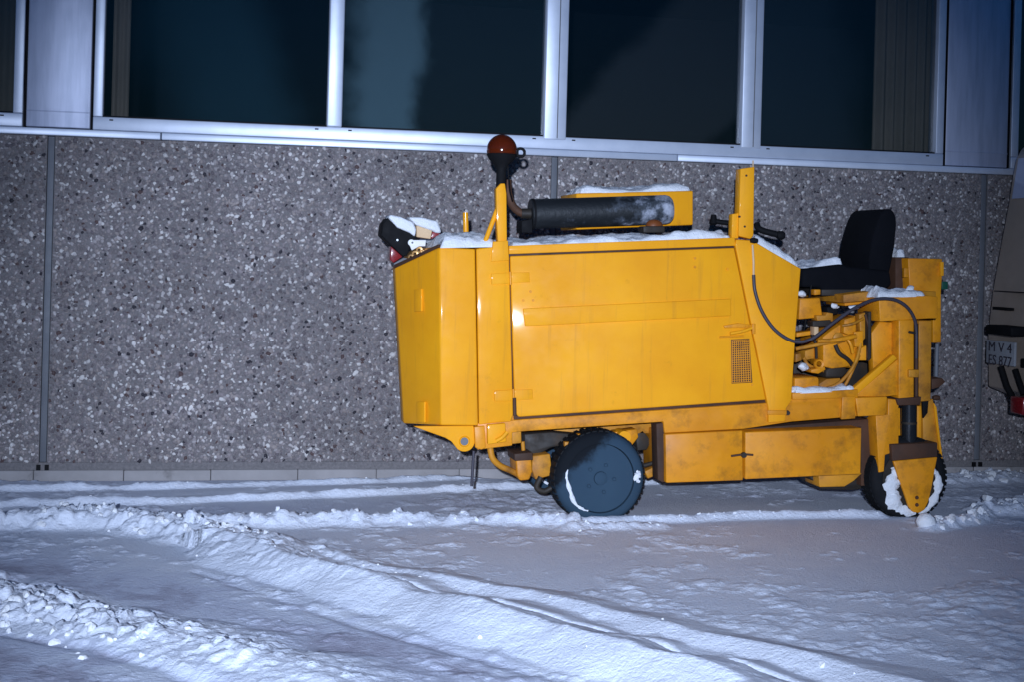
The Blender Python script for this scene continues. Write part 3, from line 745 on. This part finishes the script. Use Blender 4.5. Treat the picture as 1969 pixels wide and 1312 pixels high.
c = atY(1372, 422, YM+.4); lathe('lever_grip', [(.014, -.03), (.026, -.02), (.02, .0), (.014, .03)], (c.x, c.y, c.z), 'black', lev2, axis='Z', seg=16)
# --- exhaust
box = prism('silencer_box', [(1108, 371), (1333, 366), (1333, 432), (1108, 441)], .42, .80, 'yellow', MC, .008)
YMU = YM+.33
a, b = atY(1020, 411, YMU), atY(1290, 402, YMU); rad = (atY(1100, 380, YMU)-atY(1100, 437, YMU)).length/2
bm = bmesh.new(); ax = (b-a)
add_tube(bm, [a, a+ax*.004, a+ax*.5, a+ax*.96, a+ax*.985, a+ax*1.0], [rad*.97, rad, rad, rad, rad*.93, rad*.78], 40)
mu = link('silencer', bm, 'muffler', MC, smooth=35)
tube('silencer_strap', [(1022, 411, .33), (1026, 411, .33)], rad*1.04, 'black', mu, curve=False, seg=40)
prism('silencer_bracket', [(1003, 424), (1024, 420), (1024, 447), (1003, 447)], .26, .4, 'black', mu, .004)
ex = tube('exhaust_pipe', [(1020, 409, .33), (1006, 410, .33), (992, 402, .33), (982, 388, .33), (977, 368, .33), (976, 345, .33)], .022, 'brown', MC, seg=14)
tube('pipe_collar', [(1002, 410, .33), (1020, 410, .33)], .028, 'dark', ex, curve=False, seg=14)
# small lamp on the roof
ml = rect('marker_lamp', 1237, 434, 1279, 447, .10, .19, 'dark', MC, bev=.006)
c = atY(1258, 434, YM+.145); bm = bmesh.new(); add_lathe(bm, [(.048, 0), (.047, .012), (.040, .026), (.026, .036), (.008, .040)], (c.x, c.y, c.z-.004), 'Z', 20)
for v in bm.verts: v.co.y = c.y+(v.co.y-c.y)*.8
link('marker_lens', bm, 'rustlamp', ml, smooth=50)
# --- beacon on its post
prism('beacon_post', [(954, 362), (963, 352), (971, 352), (974, 372), (975, 470), (958, 470), (955, 420)], .01, .07, 'yellow', MC, .004)
prism('post_foot', [(948, 464), (977, 462), (979, 500), (944, 503)], -.004, .012, 'yellow', MC, .003)
tube('post_brace', [(932, 466, .04), (956, 402, .04)], .013, 'yellow', MC, curve=False)
tube('grab_peg', [(896, 446, .3), (895, 408, .3)], .015, 'yellow', MC, curve=False, seg=14)
bc_ = atY(965, 288, YM+.06)
bea = lathe('beacon', [(.026, -.24), (.026, -.10), (.034, -.085), (.044, -.070), (.066, -.050), (.076, -.032), (.080, -.026), (.076, -.020)], (bc_.x, bc_.y, bc_.z), 'black', MC, axis='Z', seg=32)
prof = [(.080*math.cos(t), .000+.082*math.sin(t)) for t in np.linspace(-.25, 1.47, 16)]
lathe('beacon_lens', prof, (bc_.x, bc_.y, bc_.z), 'amber', bea, axis='Z', seg=32, sm=60)
lathe('lamp_core', [(.02, .0), (.022, .02), (.03, .04), (.012, .05)], (bc_.x+.012, bc_.y, bc_.z), 'brass', bea, axis='Z', seg=16)
bm = bmesh.new(); q = atY(1001, 293, YM+.06)
add_tube(bm, [q+Vector((.022*math.cos(t), 0, .022*math.sin(t))) for t in np.linspace(0, 6.283, 16)], .008, 8, False); add_box(bm, bc_.x+.07, q.x-.012, q.y-.01, q.y+.01, q.z-.012, q.z+.012)
link('wing_clamp', bm, 'black', bea, smooth=50)
tube('beacon_cable', [(976, 312, .06), (978, 340, .07), (980, 365, .1), (985, 385, .2)], .004, 'black', bea)
# --- lamp cluster at the front
tl = prism('tail_lamp', [(745, 418), (736, 430), (733, 452), (752, 471), (775, 493), (784, 490), (788, 475), (789, 462), (805, 458), (788, 445), (763, 436)], .34, .52, 'black', MC, .006, label='black tilted lamp housing with red lens on the sloping front')
prism('red_lens', [(752, 473), (774, 493), (757, 505), (750, 499)], .36, .50, 'red', tl, .004)
c = atY(764, 461, YM+.335); lathe('screw', [(.006, -.004), (.006, .004)], (c.x, c.y, c.z), 'chrome', tl, seg=10)
prism('lamp_gasket', [(757, 506), (776, 495), (786, 497), (768, 512), (760, 514)], .40, .5, 'joint', tl, .003)
prism('side_reflector', [(831, 445), (848, 449), (829, 459)], .44, .5, 'red', MC, .002)
bm = bmesh.new(); Yb = YM+.31
add_prism(bm, px2([(786+6.5*math.cos(t)+5, 466+6.5*math.sin(t)) for t in np.linspace(2.0, 5.4, 8)]+[(819, 461), (818, 473), (806, 473), (792, 481)], Yb), Yb, Yb+.02); bmesh.ops.recalc_face_normals(bm, faces=bm.faces); bevel(bm, .002)
wb = link('lamp_bracket', bm, 'white', MC, smooth=50)
c = atY(793, 466, Yb-.001); lathe('bracket_hole', [(.006, -.001), (.006, .004)], (c.x, c.y, c.z), 'joint', wb, seg=10)
for i, (x, y, r_) in enumerate(((790, 494, 6), (798, 488, 7), (806, 480, 7), (812, 485, 6), (802, 495, 6), (796, 500, 5), (788, 500, 5), (820, 481, 4), (824, 484, 4))):
    c = atY(x, y, YM+.33+.01*(i % 3)); rr = r_/355
    lathe('chain_link', [(rr*.9, -.006), (rr, 0), (rr*.9, .006), (rr*.45, .004), (rr*.45, -.004)], (c.x, c.y, c.z), 'brass', MC, seg=12, closed=True)
wbk = prism('wooden_block', [(801, 433), (831, 443), (828, 459), (801, 455)], .42, .58, 'wood', None, .004, label='small pale wooden block behind the black tail lamp on the machine front', cat='block')

# --- seat
seat = prism('seat', [(1543, 517), (1562, 514), (1620, 507), (1632, 512), (1712, 520), (1716, 548), (1700, 558), (1640, 566), (1610, 566), (1586, 560), (1576, 552), (1543, 552)], .30, .76, 'fabric', MC, .018)
prism('backrest', [(1672, 524), (1672, 496), (1677, 460), (1688, 424), (1694, 410), (1702, 402), (1711, 400), (1719, 405), (1724, 416), (1725, 432), (1721, 475), (1714, 512), (1708, 538), (1692, 546), (1676, 540)], .32, .74, 'fabric', seat, .045)
prism('seat_bracket', [(1608, 562), (1622, 562), (1632, 590), (1620, 594)], .32, .36, 'black', seat, .003)
tube('seat_lever', [(1560, 548, .3), (1554, 590, .28), (1545, 640, .26)], .006, 'black', seat, curve=False)
rect('seat_base', 1580, 556, 1700, 568, .28, .78, 'dark', seat, bev=.003)
# --- rear tank and tower
prism('seat_deck', [(1622, 566), (1702, 556), (1800, 560), (1800, 574), (1690, 576), (1622, 582)], .16, .85, 'ochre', MC, .004)
prism('tank_bracket', [(1690, 572), (1786, 568), (1803, 570), (1803, 612), (1786, 612), (1692, 618)], .02, .30, 'yellow2', MC, .005)
prism('rear_tank', [(1746, 496), (1812, 497), (1812, 530), (1810, 560), (1810, 660), (1794, 660), (1794, 575), (1750, 575)], .32, .9, 'yellow2', MC, .006)
rect('tank_wing', 1722, 494, 1748, 560, .40, .9, 'brown', MC, bev=.006)
rect('tank_handle', 1739, 515, 1747, 533, .30, .33, 'yellow2', MC, bev=.002); rect('tank_clip', 1809, 503, 1815, 530, .30, .36, 'yellow', MC, bev=.002)
rect('tank_cap', 1811, 541, 1823, 556, .5, .58, 'green', MC, bev=.003)
prism('tower_plate', [(1692, 618), (1724, 620), (1724, 700), (1680, 730), (1676, 640)], .10, .16, 'yellow2', MC, .004)
prism('tower_column', [(1728, 614), (1758, 614), (1758, 772), (1728, 770)], .015, .15, 'yellow2', MC, .008)
prism('tower_rear_column', [(1767, 616), (1792, 616), (1790, 772), (1767, 774)], .06, .25, 'ochre', MC, .006)
tube('lift_rod', [(1762, 622, .03), (1762, 770, .03)], .011, 'brown', MC, curve=False)
rect('rod_clamp', 1748, 712, 1768, 727, -.005, .03, 'ochre', MC, bev=.005)
tube('rod_lever', [(1760, 640, .0), (1748, 638, -.01)], .007, 'dark', MC, curve=False)
prism('tower_gusset', [(1642, 764), (1728, 690), (1738, 690), (1738, 760), (1700, 764)], .03, .06, 'yellow2', MC, .004)
prism('tower_brace', [(1630, 758), (1718, 683), (1726, 690), (1642, 766)], .015, .06, 'yellow', MC, .004)
tube('rear_strut', [(1802, 662, .3), (1800, 725, .3)], .012, 'joint', MC, curve=False)
prism('rear_step', [(1792, 730), (1812, 728), (1818, 736), (1806, 746), (1792, 750)], .15, .6, 'brown', MC, .003)
lathe('step_knob', [(.012, -.02), (.016, 0), (.012, .02)], tuple(atY(1800, 766, YM+.2)), 'brown', MC, axis='X', seg=12)
prism('rail_end', [(1684, 800), (1708, 798), (1708, 768), (1728, 770), (1728, 868), (1702, 876), (1700, 908), (1690, 910)], .02, .14, 'yellow2', MC, .004)
# --- caster wheel with its lift cylinder
prism('cylinder_flange', [(1724, 768), (1772, 764), (1770, 780), (1728, 781)], .0, .16, 'brown', MC, .004)
a, b = atY(1748, 779, YM+.07), atY(1748, 872, YM+.07)
bm = bmesh.new(); add_tube(bm, [a, b], .043, 28); cy = link('lift_cylinder', bm, paint('oily_black', (.02, .022, .026), (.03, .032, .036), .2, (.06, .06, .06), (.16, .28), metallic=.5), MC, smooth=50)
a2 = atY(1748, 812, YM+.07); bm = bmesh.new(); add_tube(bm, [a2, a2-Vector((0, 0, .012))], .0445, 28); link('cylinder_band', bm, 'dark', cy, smooth=50)
prism('cylinder_guide', [(1720, 786), (1731, 786), (1732, 866), (1722, 866)], .10, .16, 'yellow2', MC, .003); prism('cylinder_guide', [(1764, 782), (1772, 782), (1772, 866), (1764, 866)], .10, .16, 'yellow2', MC, .003)
prism('rear_guard', [(1774, 776), (1794, 768), (1800, 800), (1811, 880), (1810, 896), (1800, 898), (1776, 880)], .10, .18, 'ochre', MC, .004)
prism('guard_flange', [(1796, 776), (1801, 784), (1813, 884), (1809, 884)], .085, .11, 'yellow', MC, .002)
prism('guard_gap', [(1774, 770), (1786, 768), (1784, 795), (1776, 806)], .09, .11, 'black', MC, .002)
prism('fork_crown', [(1714, 856), (1803, 852), (1803, 880), (1716, 888)], -.01, .22, 'brown', MC, .006)
fk = prism('fork', [(1718, 888), (1803, 880), (1798, 905), (1792, 940), (1786, 965), (1778, 982), (1768, 988), (1756, 986), (1748, 976), (1740, 952), (1728, 918)], -.012, .012, 'yellow2', MC, .006)
for y in (958, 972):
    c = atY(1763, y, YM-.013); lathe('axle_bolt', [(.008, -.008), (.011, 0), (.011, .006)], (c.x, c.y, c.z), 'brown', fk, seg=10)
def wheel(cx, cy, rpx, d, width, rimr, hubmat, name_mat, tread=True):
    c = atY(cx, cy, YM+d); r_ = rpx/((atY(cx+100, cy, YM+d)-c).length**-1*100)
    c = Vector((c.x, c.y, r_-.020))
    t = lathe('wheel', [(r_*rimr, .03), (r_*rimr*1.04, .006), (r_*.74, -.006), (r_*.88, .0), (r_*.96, .018), (r_, .045), (r_, width-.045), (r_*.96, width-.018), (r_*.85, width), (r_*.6, width-.01)], tuple(c), name_mat, MC, seg=64, sm=40)
    if tread:
        bm = bmesh.new()
        for k in range(44):
            a = 2*math.pi*k/44; u = Vector((math.cos(a), 0, math.sin(a))); tn = Vector((-math.sin(a), 0, math.cos(a)))
            for y0, y1, sh in ((.02, width*.47, .3), (width*.53, width-.02, -.3)):
                p = c+u*(r_+.001); vs = []
                for hh in (-.006, .0006):
                    for (yy, s) in ((y0, -1), (y0, 1), (y1, 1), (y1, -1)):
                        vs.append(bm.verts.new(p+u*hh+tn*(s*r_*.045+sh*r_*.1*(yy-y0)/width)+Vector((0, yy, 0))))
                for f in ((0, 1, 2, 3), (4, 7, 6, 5), (0, 4, 5, 1), (1, 5, 6, 2), (2, 6, 7, 3), (3, 7, 4, 0)): bm.faces.new([vs[q] for q in f])
        link('tread', bm, 'rubber', t, kind='stuff')
    rim = lathe('rim', [(r_*rimr*.995, .004), (r_*rimr*.95, .012), (r_*rimr*.9, .035), (r_*.3, .04), (r_*.28, .02), (r_*.15, .01), (r_*.08, .008)], tuple(c), hubmat, t, seg=48, sm=40)
    return t, c, r_
def snow_arc(c, r_, d, a0, a1, wd, parent, n=26, y=-.012, sq=1.0):
    bm = bmesh.new(); pts = []; rad = []
    for i in range(n+1):
        t = i/n; a = a0+(a1-a0)*t; rr = r_*(1+.03*math.sin(9*t+1)); pts.append(c+Vector((rr*math.cos(a), y, rr*math.sin(a)))); rad.append(wd*(.25+.75*math.sin(math.pi*min(max(t, .04), .96)))*(1+.25*math.sin(t*23)))
    add_tube(bm, pts, rad, 8)
    for v in bm.verts:
        v.co.y = c.y+y+(v.co.y-c.y-y)*.5
        v.co += Vector(rng.normal(size=3))*wd*.11
    return bm
wm, wc, wr = wheel(1155, 921, 87, .0, .20, .72, 'glarerub', 'glarerub')
lathe('hub_cap', [(wr*.15, .005), (wr*.14, -.008), (wr*.09, -.014), (wr*.03, -.015)], tuple(wc), 'glarerub', wm, seg=28)
for k in range(5):
    a_ = 1.2+k*2*math.pi/5; lathe('wheel_nut', [(.011, .02), (.011, -.002), (.007, -.006)], (wc.x+wr*.30*math.cos(a_), wc.y, wc.z+wr*.30*math.sin(a_)), 'glarerub', wm, seg=6)
bm = snow_arc(wc, wr*.74, 0, R(165), R(248), .010, wm); link('rim_snow', bm, 'snow', wm, smooth=60)
bm = snow_arc(wc, wr*.80, 0, R(-6), R(12), .017, wm); link('rim_snow', bm, 'snow', wm, smooth=60)
wm2, wc2, wr2 = wheel(1750, 926, 74, .03, .16, .70, 'dark', 'rubber')
bm = snow_arc(wc2+Vector((.02, 0, -.045)), wr2*.60, 0, R(118), R(272), .042, wm2, y=-.012); link('rim_snow', bm, 'snow', wm2, smooth=60)
bm = snow_arc(wc2+Vector((.02, 0, -.045)), wr2*.62, 0, R(-78), R(58), .024, wm2, y=-.012); link('rim_snow', bm, 'snow', wm2, smooth=60)
for (t, c, r_) in ((wm, wc, wr), ):
    # the far wheel on the same axle
    o = t.copy(); COL.objects.link(o); o.location = t.location + Vector((0, .80, 0)); ORG[o] = ORG[t]+Vector((0, .80, 0))
    for ch in list(t.children):
        q = ch.copy(); COL.objects.link(q); q.parent = o
    tube('axle', [(1157, 921, .1), (1157, 921, .9)], .03, 'dark', MC, curve=False)

# --- engine parts seen beside the console
def e(name, poly, d0, d1, mat='ochre', bev=.004): return prism(name, poly, d0, d1, mat, MC, bev)
e('engine_bulkhead', [(1530, 640), (1690, 640), (1690, 756), (1524, 760)], .55, .6, 'dark')
e('deck_plate', [(1524, 757), (1650, 750), (1650, 766), (1524, 770)], .0, .85, 'yellow2')
e('valve_cover', [(1538, 574), (1577, 572), (1582, 610), (1536, 614)], .22, .40, 'yellow2', .006)
e('filler_neck', [(1566, 556), (1578, 556), (1578, 566), (1566, 567)], .24, .3, 'yellow2')
e('seat_support', [(1622, 570), (1665, 566), (1672, 582), (1625, 588)], .24, .5, 'yellow2')
e('control_box', [(1563, 617), (1598, 615), (1598, 627), (1563, 628)], .16, .24, 'dark')
e('air_filter', [(1590, 590), (1612, 588), (1612, 604), (1592, 606)], .3, .42, 'black', .008)
e('mount_bracket', [(1570, 606), (1588, 606), (1590, 600), (1602, 602), (1602, 618), (1572, 618)], .18, .26)
e('engine_block', [(1582, 648), (1600, 634), (1622, 620), (1645, 606), (1648, 640), (1656, 660), (1650, 700), (1636, 708), (1596, 708), (1582, 700)], .18, .5, 'yellow2', .006)
e('pump_body', [(1583, 662), (1610, 660), (1632, 690), (1636, 706), (1600, 710), (1583, 706)], .12, .3, 'yellow2', .006)
e('regulator_block', [(1624, 614), (1644, 608), (1646, 640), (1632, 644), (1622, 640)], .13, .22, 'yellow2')
e('drive_flange', [(1642, 638), (1660, 636), (1660, 668), (1644, 668)], .11, .22, 'yellow2')
e('side_plate', [(1652, 672), (1668, 664), (1670, 694), (1650, 694)], .13, .2, 'yellow2')
e('chain_guard', [(1652, 604), (1664, 600), (1664, 650), (1656, 660)], .14, .2)
e('rear_bracket', [(1670, 600), (1676, 598), (1676, 690), (1670, 696)], .10, .18, 'dark')
e('reservoir', [(1528, 728), (1572, 726), (1575, 730), (1575, 752), (1528, 756)], .06, .3, 'yellow2', .010)
e('sump', [(1588, 712), (1600, 704), (1626, 706), (1632, 716), (1620, 728), (1588, 728)], .16, .45, 'dark', .012)
e('foot_rest', [(1560, 712), (1586, 706), (1588, 712), (1574, 720), (1560, 718)], .10, .2, 'yellow2')
e('valve_bank', [(1574, 740), (1590, 730), (1616, 728), (1616, 748), (1580, 752)], .2, .35)
e('lower_bracket', [(1530, 682), (1540, 680), (1542, 694), (1530, 698)], .14, .22)
e('upper_frame', [(1532, 640), (1572, 634), (1574, 642), (1532, 648)], .2, .3, 'yellow2')
e('fuel_pump', [(1548, 676), (1568, 670), (1570, 690), (1548, 694)], .25, .4)
e('terminal_block', [(1566, 628), (1574, 628), (1574, 644), (1566, 644)], .14, .2, 'wood', .002)
c = atY(1574, 701, YM+.11); lathe('lifting_eye', [(.026, -.012), (.030, 0), (.026, .012), (.016, .008), (.016, -.008)], tuple(c), 'yellow2', MC, seg=20, closed=True)
c = atY(1612, 650, YM+.12); lathe('pulley', [(.026, -.01), (.032, -.006), (.028, .0), (.032, .006), (.026, .012)], tuple(c), 'ochre', MC, seg=24)
for pts, r_, mt in (
    ([(1530, 672, .14), (1560, 666, .13), (1590, 660, .12), (1625, 654, .11)], .011, 'ochre'),
    ([(1572, 656, .10), (1600, 655, .09), (1628, 650, .09), (1646, 646, .1)], .013, 'yellow2'),
    ([(1578, 752, .1), (1610, 740, .09), (1634, 716, .09), (1648, 690, .1), (1655, 660, .12)], .010, 'ochre'),
    ([(1612, 756, .12), (1626, 740, .1), (1640, 712, .1), (1652, 684, .12)], .009, 'ochre'),
    ([(1606, 664, .1), (1614, 680, .09), (1630, 692, .1), (1640, 704, .12)], .012, 'dark'),
    ([(1628, 650, .1), (1636, 664, .09), (1640, 680, .1)], .010, 'yellow2'),
    ([(1560, 640, .2), (1568, 660, .18), (1570, 690, .2)], .008, 'dark'),
    ([(1546, 690, .2), (1556, 704, .18), (1590, 716, .2)], .010, 'ochre'),
    ([(1664, 604, .12), (1672, 640, .11), (1668, 690, .12)], .008, 'brown'),
    ([(1620, 626, .12), (1640, 622, .1), (1660, 612, .12)], .008, 'ochre')):
    tube('hydraulic_hose', pts, r_, mt, MC)
tube('control_cable', [(1449, 528, -.02), (1452, 560, -.03), (1466, 600, -.04), (1492, 636, -.05), (1528, 657, -.06), (1560, 652, -.07), (1600, 622, -.07), (1640, 594, -.06), (1680, 576, -.04), (1716, 575, -.03), (1742, 588, -.02), (1758, 612, -.01), (1762, 640, .0), (1762, 690, .01)], .0095, 'cable', MC)

# --- snow lying on the machine
def cap(x0, x1, y0, y1, zf, t, seed, label, res=.012, edge=.05, skew=0.0, name='snow_patch'):
    nx_ = max(int((x1-x0)/res), 6); ny_ = max(int((y1-y0)/res), 6)
    u = np.linspace(0, 1, nx_+1); v = np.linspace(0, 1, ny_+1); U, V = np.meshgrid(u, v, indexing='ij')
    XX = x0+(x1-x0)*U; YY = y0+(y1-y0)*V
    XX = XX + fbm(U*3, V*3, seed+5, 2, 3)*.03*np.minimum(1, (x1-x0)*3); YY = YY + fbm(XX*2+3, V*2, seed+6, 4, 3)*.02
    ex = np.minimum(np.minimum(U, 1-U)*(x1-x0), np.minimum(V, 1-V)*(y1-y0))
    k = np.clip(ex/edge, 0, 1); k = np.sqrt(1-(1-k)**2)
    base = np.vectorize(zf)(XX)
    ZZ = base - .003 + k*t*np.clip(1+1.1*fbm(XX, YY, seed, 7, 4, .55), .25, 2)
    n1 = (nx_+1)*(ny_+1); top = np.stack([XX, YY, ZZ], -1).reshape(-1, 3); bot = np.stack([XX, YY, base-.004-0*ZZ], -1).reshape(-1, 3)
    id_ = np.arange(n1).reshape(nx_+1, ny_+1)
    q = np.stack([id_[:-1, :-1], id_[1:, :-1], id_[1:, 1:], id_[:-1, 1:]], -1).reshape(-1, 4)
    fs = [q, q[:, ::-1]+n1]
    for A in (id_[:, 0], id_[-1, :], id_[::-1, -1], id_[0, ::-1]):
        fs.append(np.stack([A[:-1], A[:-1]+n1, A[1:]+n1, A[1:]], -1))
    me = mesh_np(name, np.concatenate([top, bot]), np.concatenate(fs))
    bm = bmesh.new(); bm.from_mesh(me)
    return link(name, bm, 'snow', smooth=60, label=label, cat='snow')
def line(a, b):
    return lambda x: a.z + (b.z-a.z)*(x-a.x)/(b.x-a.x)
def strip(pa, pb, d0, d1, t, seed, label, **k):
    a, b = atY(*pa, YM+d0), atY(*pb, YM+d0); return cap(a.x, b.x, YM+d0, YM+d1, line(a, b), t, seed, label, **k)
strip((984, 473), (1410, 458), .008, .95, .034, 1, 'long even snow layer on the flat roof under the black silencer', edge=.035)
strip((846, 475), (958, 473), .012, .95, .055, 2, 'snow drift on the roof in front of the beacon post', edge=.06)
strip((1452, 463), (1538, 515), .0, .85, .040, 3, 'sloping snow strip on the control console beside the steering post', edge=.05)
strip((1112, 370), (1328, 366), .43, .78, .030, 4, 'snow cap on top of the yellow silencer box', edge=.06)
strip((1546, 517), (1622, 507), .32, .72, .035, 5, 'thin snow on the front edge of the black seat', edge=.05)
strip((1690, 571), (1782, 568), .03, .28, .05, 6, 'lumpy snow on the bracket behind the seat under the looping cable', edge=.05)
strip((1526, 757), (1640, 751), .005, .12, .028, 7, 'snow along the yellow deck below the open engine', edge=.04)
strip((1724, 494), (1744, 494), .42, .85, .036, 8, 'small snow heap on the brown tank wing behind the backrest', edge=.03)
prism('snow_patch', [(746, 417), (751, 412), (770, 416), (795, 427), (801, 441), (798, 455), (788, 447), (764, 437)], .33, .53, 'snow', None, .010, label='snow slab lying on top of the tilted black tail lamp', cat='snow')
prism('snow_patch', [(785, 417), (811, 417), (842, 425), (850, 447), (840, 448), (831, 443), (801, 433)], .41, .62, 'snow', None, .012, label='snow slab lying over the small wooden block', cat='snow')
def heap(px, py, d, s, label, zs=.8):
    c = atY(px, py, YM+d); q = IV*np.array([s, s*.8, s*zs]); r_ = np.random.default_rng(int(px*7+py))
    q = q*np.array([1.25, 1.0, .85])
    for _ in range(8):
        nrm = r_.normal(size=3); nrm /= np.linalg.norm(nrm); pr = q@nrm; q = q - np.outer(np.maximum(pr-s*r_.uniform(.4, .8), 0), nrm)
    q = q + r_.normal(size=q.shape)*s*.06
    return link('snow_patch', mesh_np('snow_patch', q+np.array(c), IF), 'snow', smooth=70, label=label, cat='snow')
heap(1544, 706, .12, .036, 'snow clump lying inside the engine bay beside the console')
heap(1634, 748, .03, .034, 'snow clump at the foot of the diagonal yellow brace', .6)
heap(1642, 590, .1, .03, 'snow clump lying below the seat behind the cable', .5)
heap(1604, 588, .28, .028, 'greyish snow clump under the front of the seat', .8)
heap(1544, 565, .3, .03, 'snow clump between the console and the seat front', .9)
heap(1750, 556, .12, .034, 'round snow clump at the end of the cable bracket', .8)
g = gnd(1780, 1018); q = IV*np.array([.055, .05, .05]); q = q*(1+.06*rng.normal(size=(len(IV), 1)))
link('snowball', mesh_np('snowball', q+np.array((g.x, g.y, .035)), IF), 'snow', smooth=70, label='round snow lump lying in front of the small fork wheel', cat='snow')

# ================================================================ VEHICLE AT THE RIGHT EDGE
XV = atY(1896, 640, 8.5).x             # its end face; only the far corner is in the picture
def vx(px, py, dx=0): p = atX(px, py, XV+dx); return p
pv = vx(1930, 600)
VN = empty('parked_van', (XV+1.2, 7.7, 0), 'dark beige van with white number plate cut off by the right edge of the picture', 'van')
zA = vx(1900, 660).z; zB = vx(1910, 560).z; zC = vx(1930, 385).z; zD = vx(1950, 300).z
yn, yf_ = 6.75, vx(1897, 640).y
pp = [atY(a, b, vx(1897, 640).y) for a, b in ((1899, 640), (1908, 560), (1924, 470), (1940, 385), (1946, 340), (1953, 305), (1962, 288), (1975, 276))]
prof = [(0.02, .62)] + [(q.x-XV, q.z) for q in pp] + [(3.2, pp[-1].z+.06), (3.2, .45), (.5, .45)]
bm = bmesh.new(); add_prism(bm, [(XV+a, z) for a, z in prof], yn, yf_); bmesh.ops.recalc_face_normals(bm, faces=bm.faces); bevel(bm, .012, 2)
vb = link('body', bm, 'beige', VN, smooth=50)
# window on the slanted part
bm = bmesh.new()
ws = [(pp[3].x-XV-.030, pp[3].z+.01), (pp[5].x-XV-.010, pp[5].z)]
for y_ in ((yn+.16, yf_-.05),):
    a = [bm.verts.new((XV+ws[0][0]+.02, y, ws[0][1])) for y in y_]; b = [bm.verts.new((XV+ws[1][0], y, ws[1][1])) for y in y_]
    c_ = [bm.verts.new((XV+ws[0][0]+.06, y, ws[0][1])) for y in y_]; d_ = [bm.verts.new((XV+ws[1][0]+.05, y, ws[1][1])) for y in y_]
    for f in ((a[0], a[1], b[1], b[0]), (c_[1], c_[0], d_[0], d_[1]), (a[1], a[0], c_[0], c_[1]), (b[0], b[1], d_[1], d_[0]), (a[0], b[0], d_[0], c_[0]), (b[1], a[1], c_[1], d_[1])): bm.faces.new(f)
link('rear_window', bm, paint('van_glass', (.42, .46, .60), (.36, .40, .52), .1, (.1, .1, .12), (.08, .15)), VN)
def vbox(name, px0, py0, px1, py1, dx0, dx1, mat, bev=.006, parent=None):
    a, b = vx(px0, py0, dx0), vx(px1, py1, dx0); bm = bmesh.new(); add_box(bm, XV+dx0, XV+dx1, min(a.y, b.y), max(a.y, b.y), min(a.z, b.z), max(a.z, b.z)); bmesh.ops.recalc_face_normals(bm, faces=bm.faces); bevel(bm, bev)
    return link(name, bm, mat, parent or VN, smooth=50)
vbox('trim_strip', 1911, 558, 2200, 576, -.03, .02, 'black'); vbox('door_grip', 1908, 589, 1938, 597, -.025, .02, 'black', .004)
vbox('bumper', 1894, 623, 1944, 647, -.12, .03, 'black', .012)
vbox('bumper_bracket', 1962, 690, 1990, 712, -.05, .03, 'black')
pl = vbox('number_plate', 1897, 653, 1950, 706, -.06, -.045, 'plate', .002)
def text(s, py0, py1, px0):
    cu = bpy.data.curves.new('letters', 'FONT'); cu.body = s; cu.size = 1; cu.extrude = .01; cu.resolution_u = 3
    to = bpy.data.objects.new('letters', cu); COL.objects.link(to); bpy.context.view_layer.update()
    me = bpy.data.meshes.new_from_object(to.evaluated_get(bpy.context.evaluated_depsgraph_get())); bpy.data.objects.remove(to); bpy.data.curves.remove(cu)
    v = np.empty(len(me.vertices)*3, np.float32); me.vertices.foreach_get('co', v); v = v.reshape(-1, 3)
    a, b = vx(px0, py0, -.06), vx(px0, py1, -.06); a2 = vx(1946, py0, -.06); hgt = a.z-b.z; wid = abs(a2.y-a.y)
    sx = wid/(v[:, 0].max()-v[:, 0].min()); sy = hgt/(v[:, 1].max()-v[:, 1].min())
    o = np.stack([np.full(len(v), XV-.0615)-v[:, 2]*.15, a.y-(v[:, 0]-v[:, 0].min())*sx, b.z+(v[:, 1]-v[:, 1].min())*sy], 1)
    me.vertices.foreach_set('co', o.astype(np.float32).ravel()); me.update(); link('plate_letters', me, 'cable', pl, kind='stuff')
text('M V 4', 657, 675, 1902); text('ES 877', 682, 701, 1902)
bm = bmesh.new(); add_tube(bm, [vx(1924, 706, -.03), vx(1936, 745, -.01), vx(1952, 775, .0)], .022, 8); link('bumper_arm', bm, 'black', VN, smooth=50)
bm = bmesh.new(); add_tube(bm, [vx(1952, 712, -.02), vx(1968, 760, -.01)], .02, 8); link('bumper_arm', bm, 'black', VN, smooth=50)
vbox('tail_light', 1942, 762, 1966, 800, -.07, .06, 'red', .012)
for yy in (yn+.12, yf_-.3):
    bm = bmesh.new(); add_lathe(bm, [(.18, -.01), (.24, .0), (.30, .02), (.31, .06), (.31, .16), (.24, .19)], (XV+1.0, yy, .30), 'Y', 40); ww = link('wheel', bm, 'rubber', VN, smooth=40)
    lathe('rim', [(.175, -.005), (.17, .02), (.05, .0), (.03, -.01)], (XV+1.0, yy, .30), 'chrome', ww, seg=30)
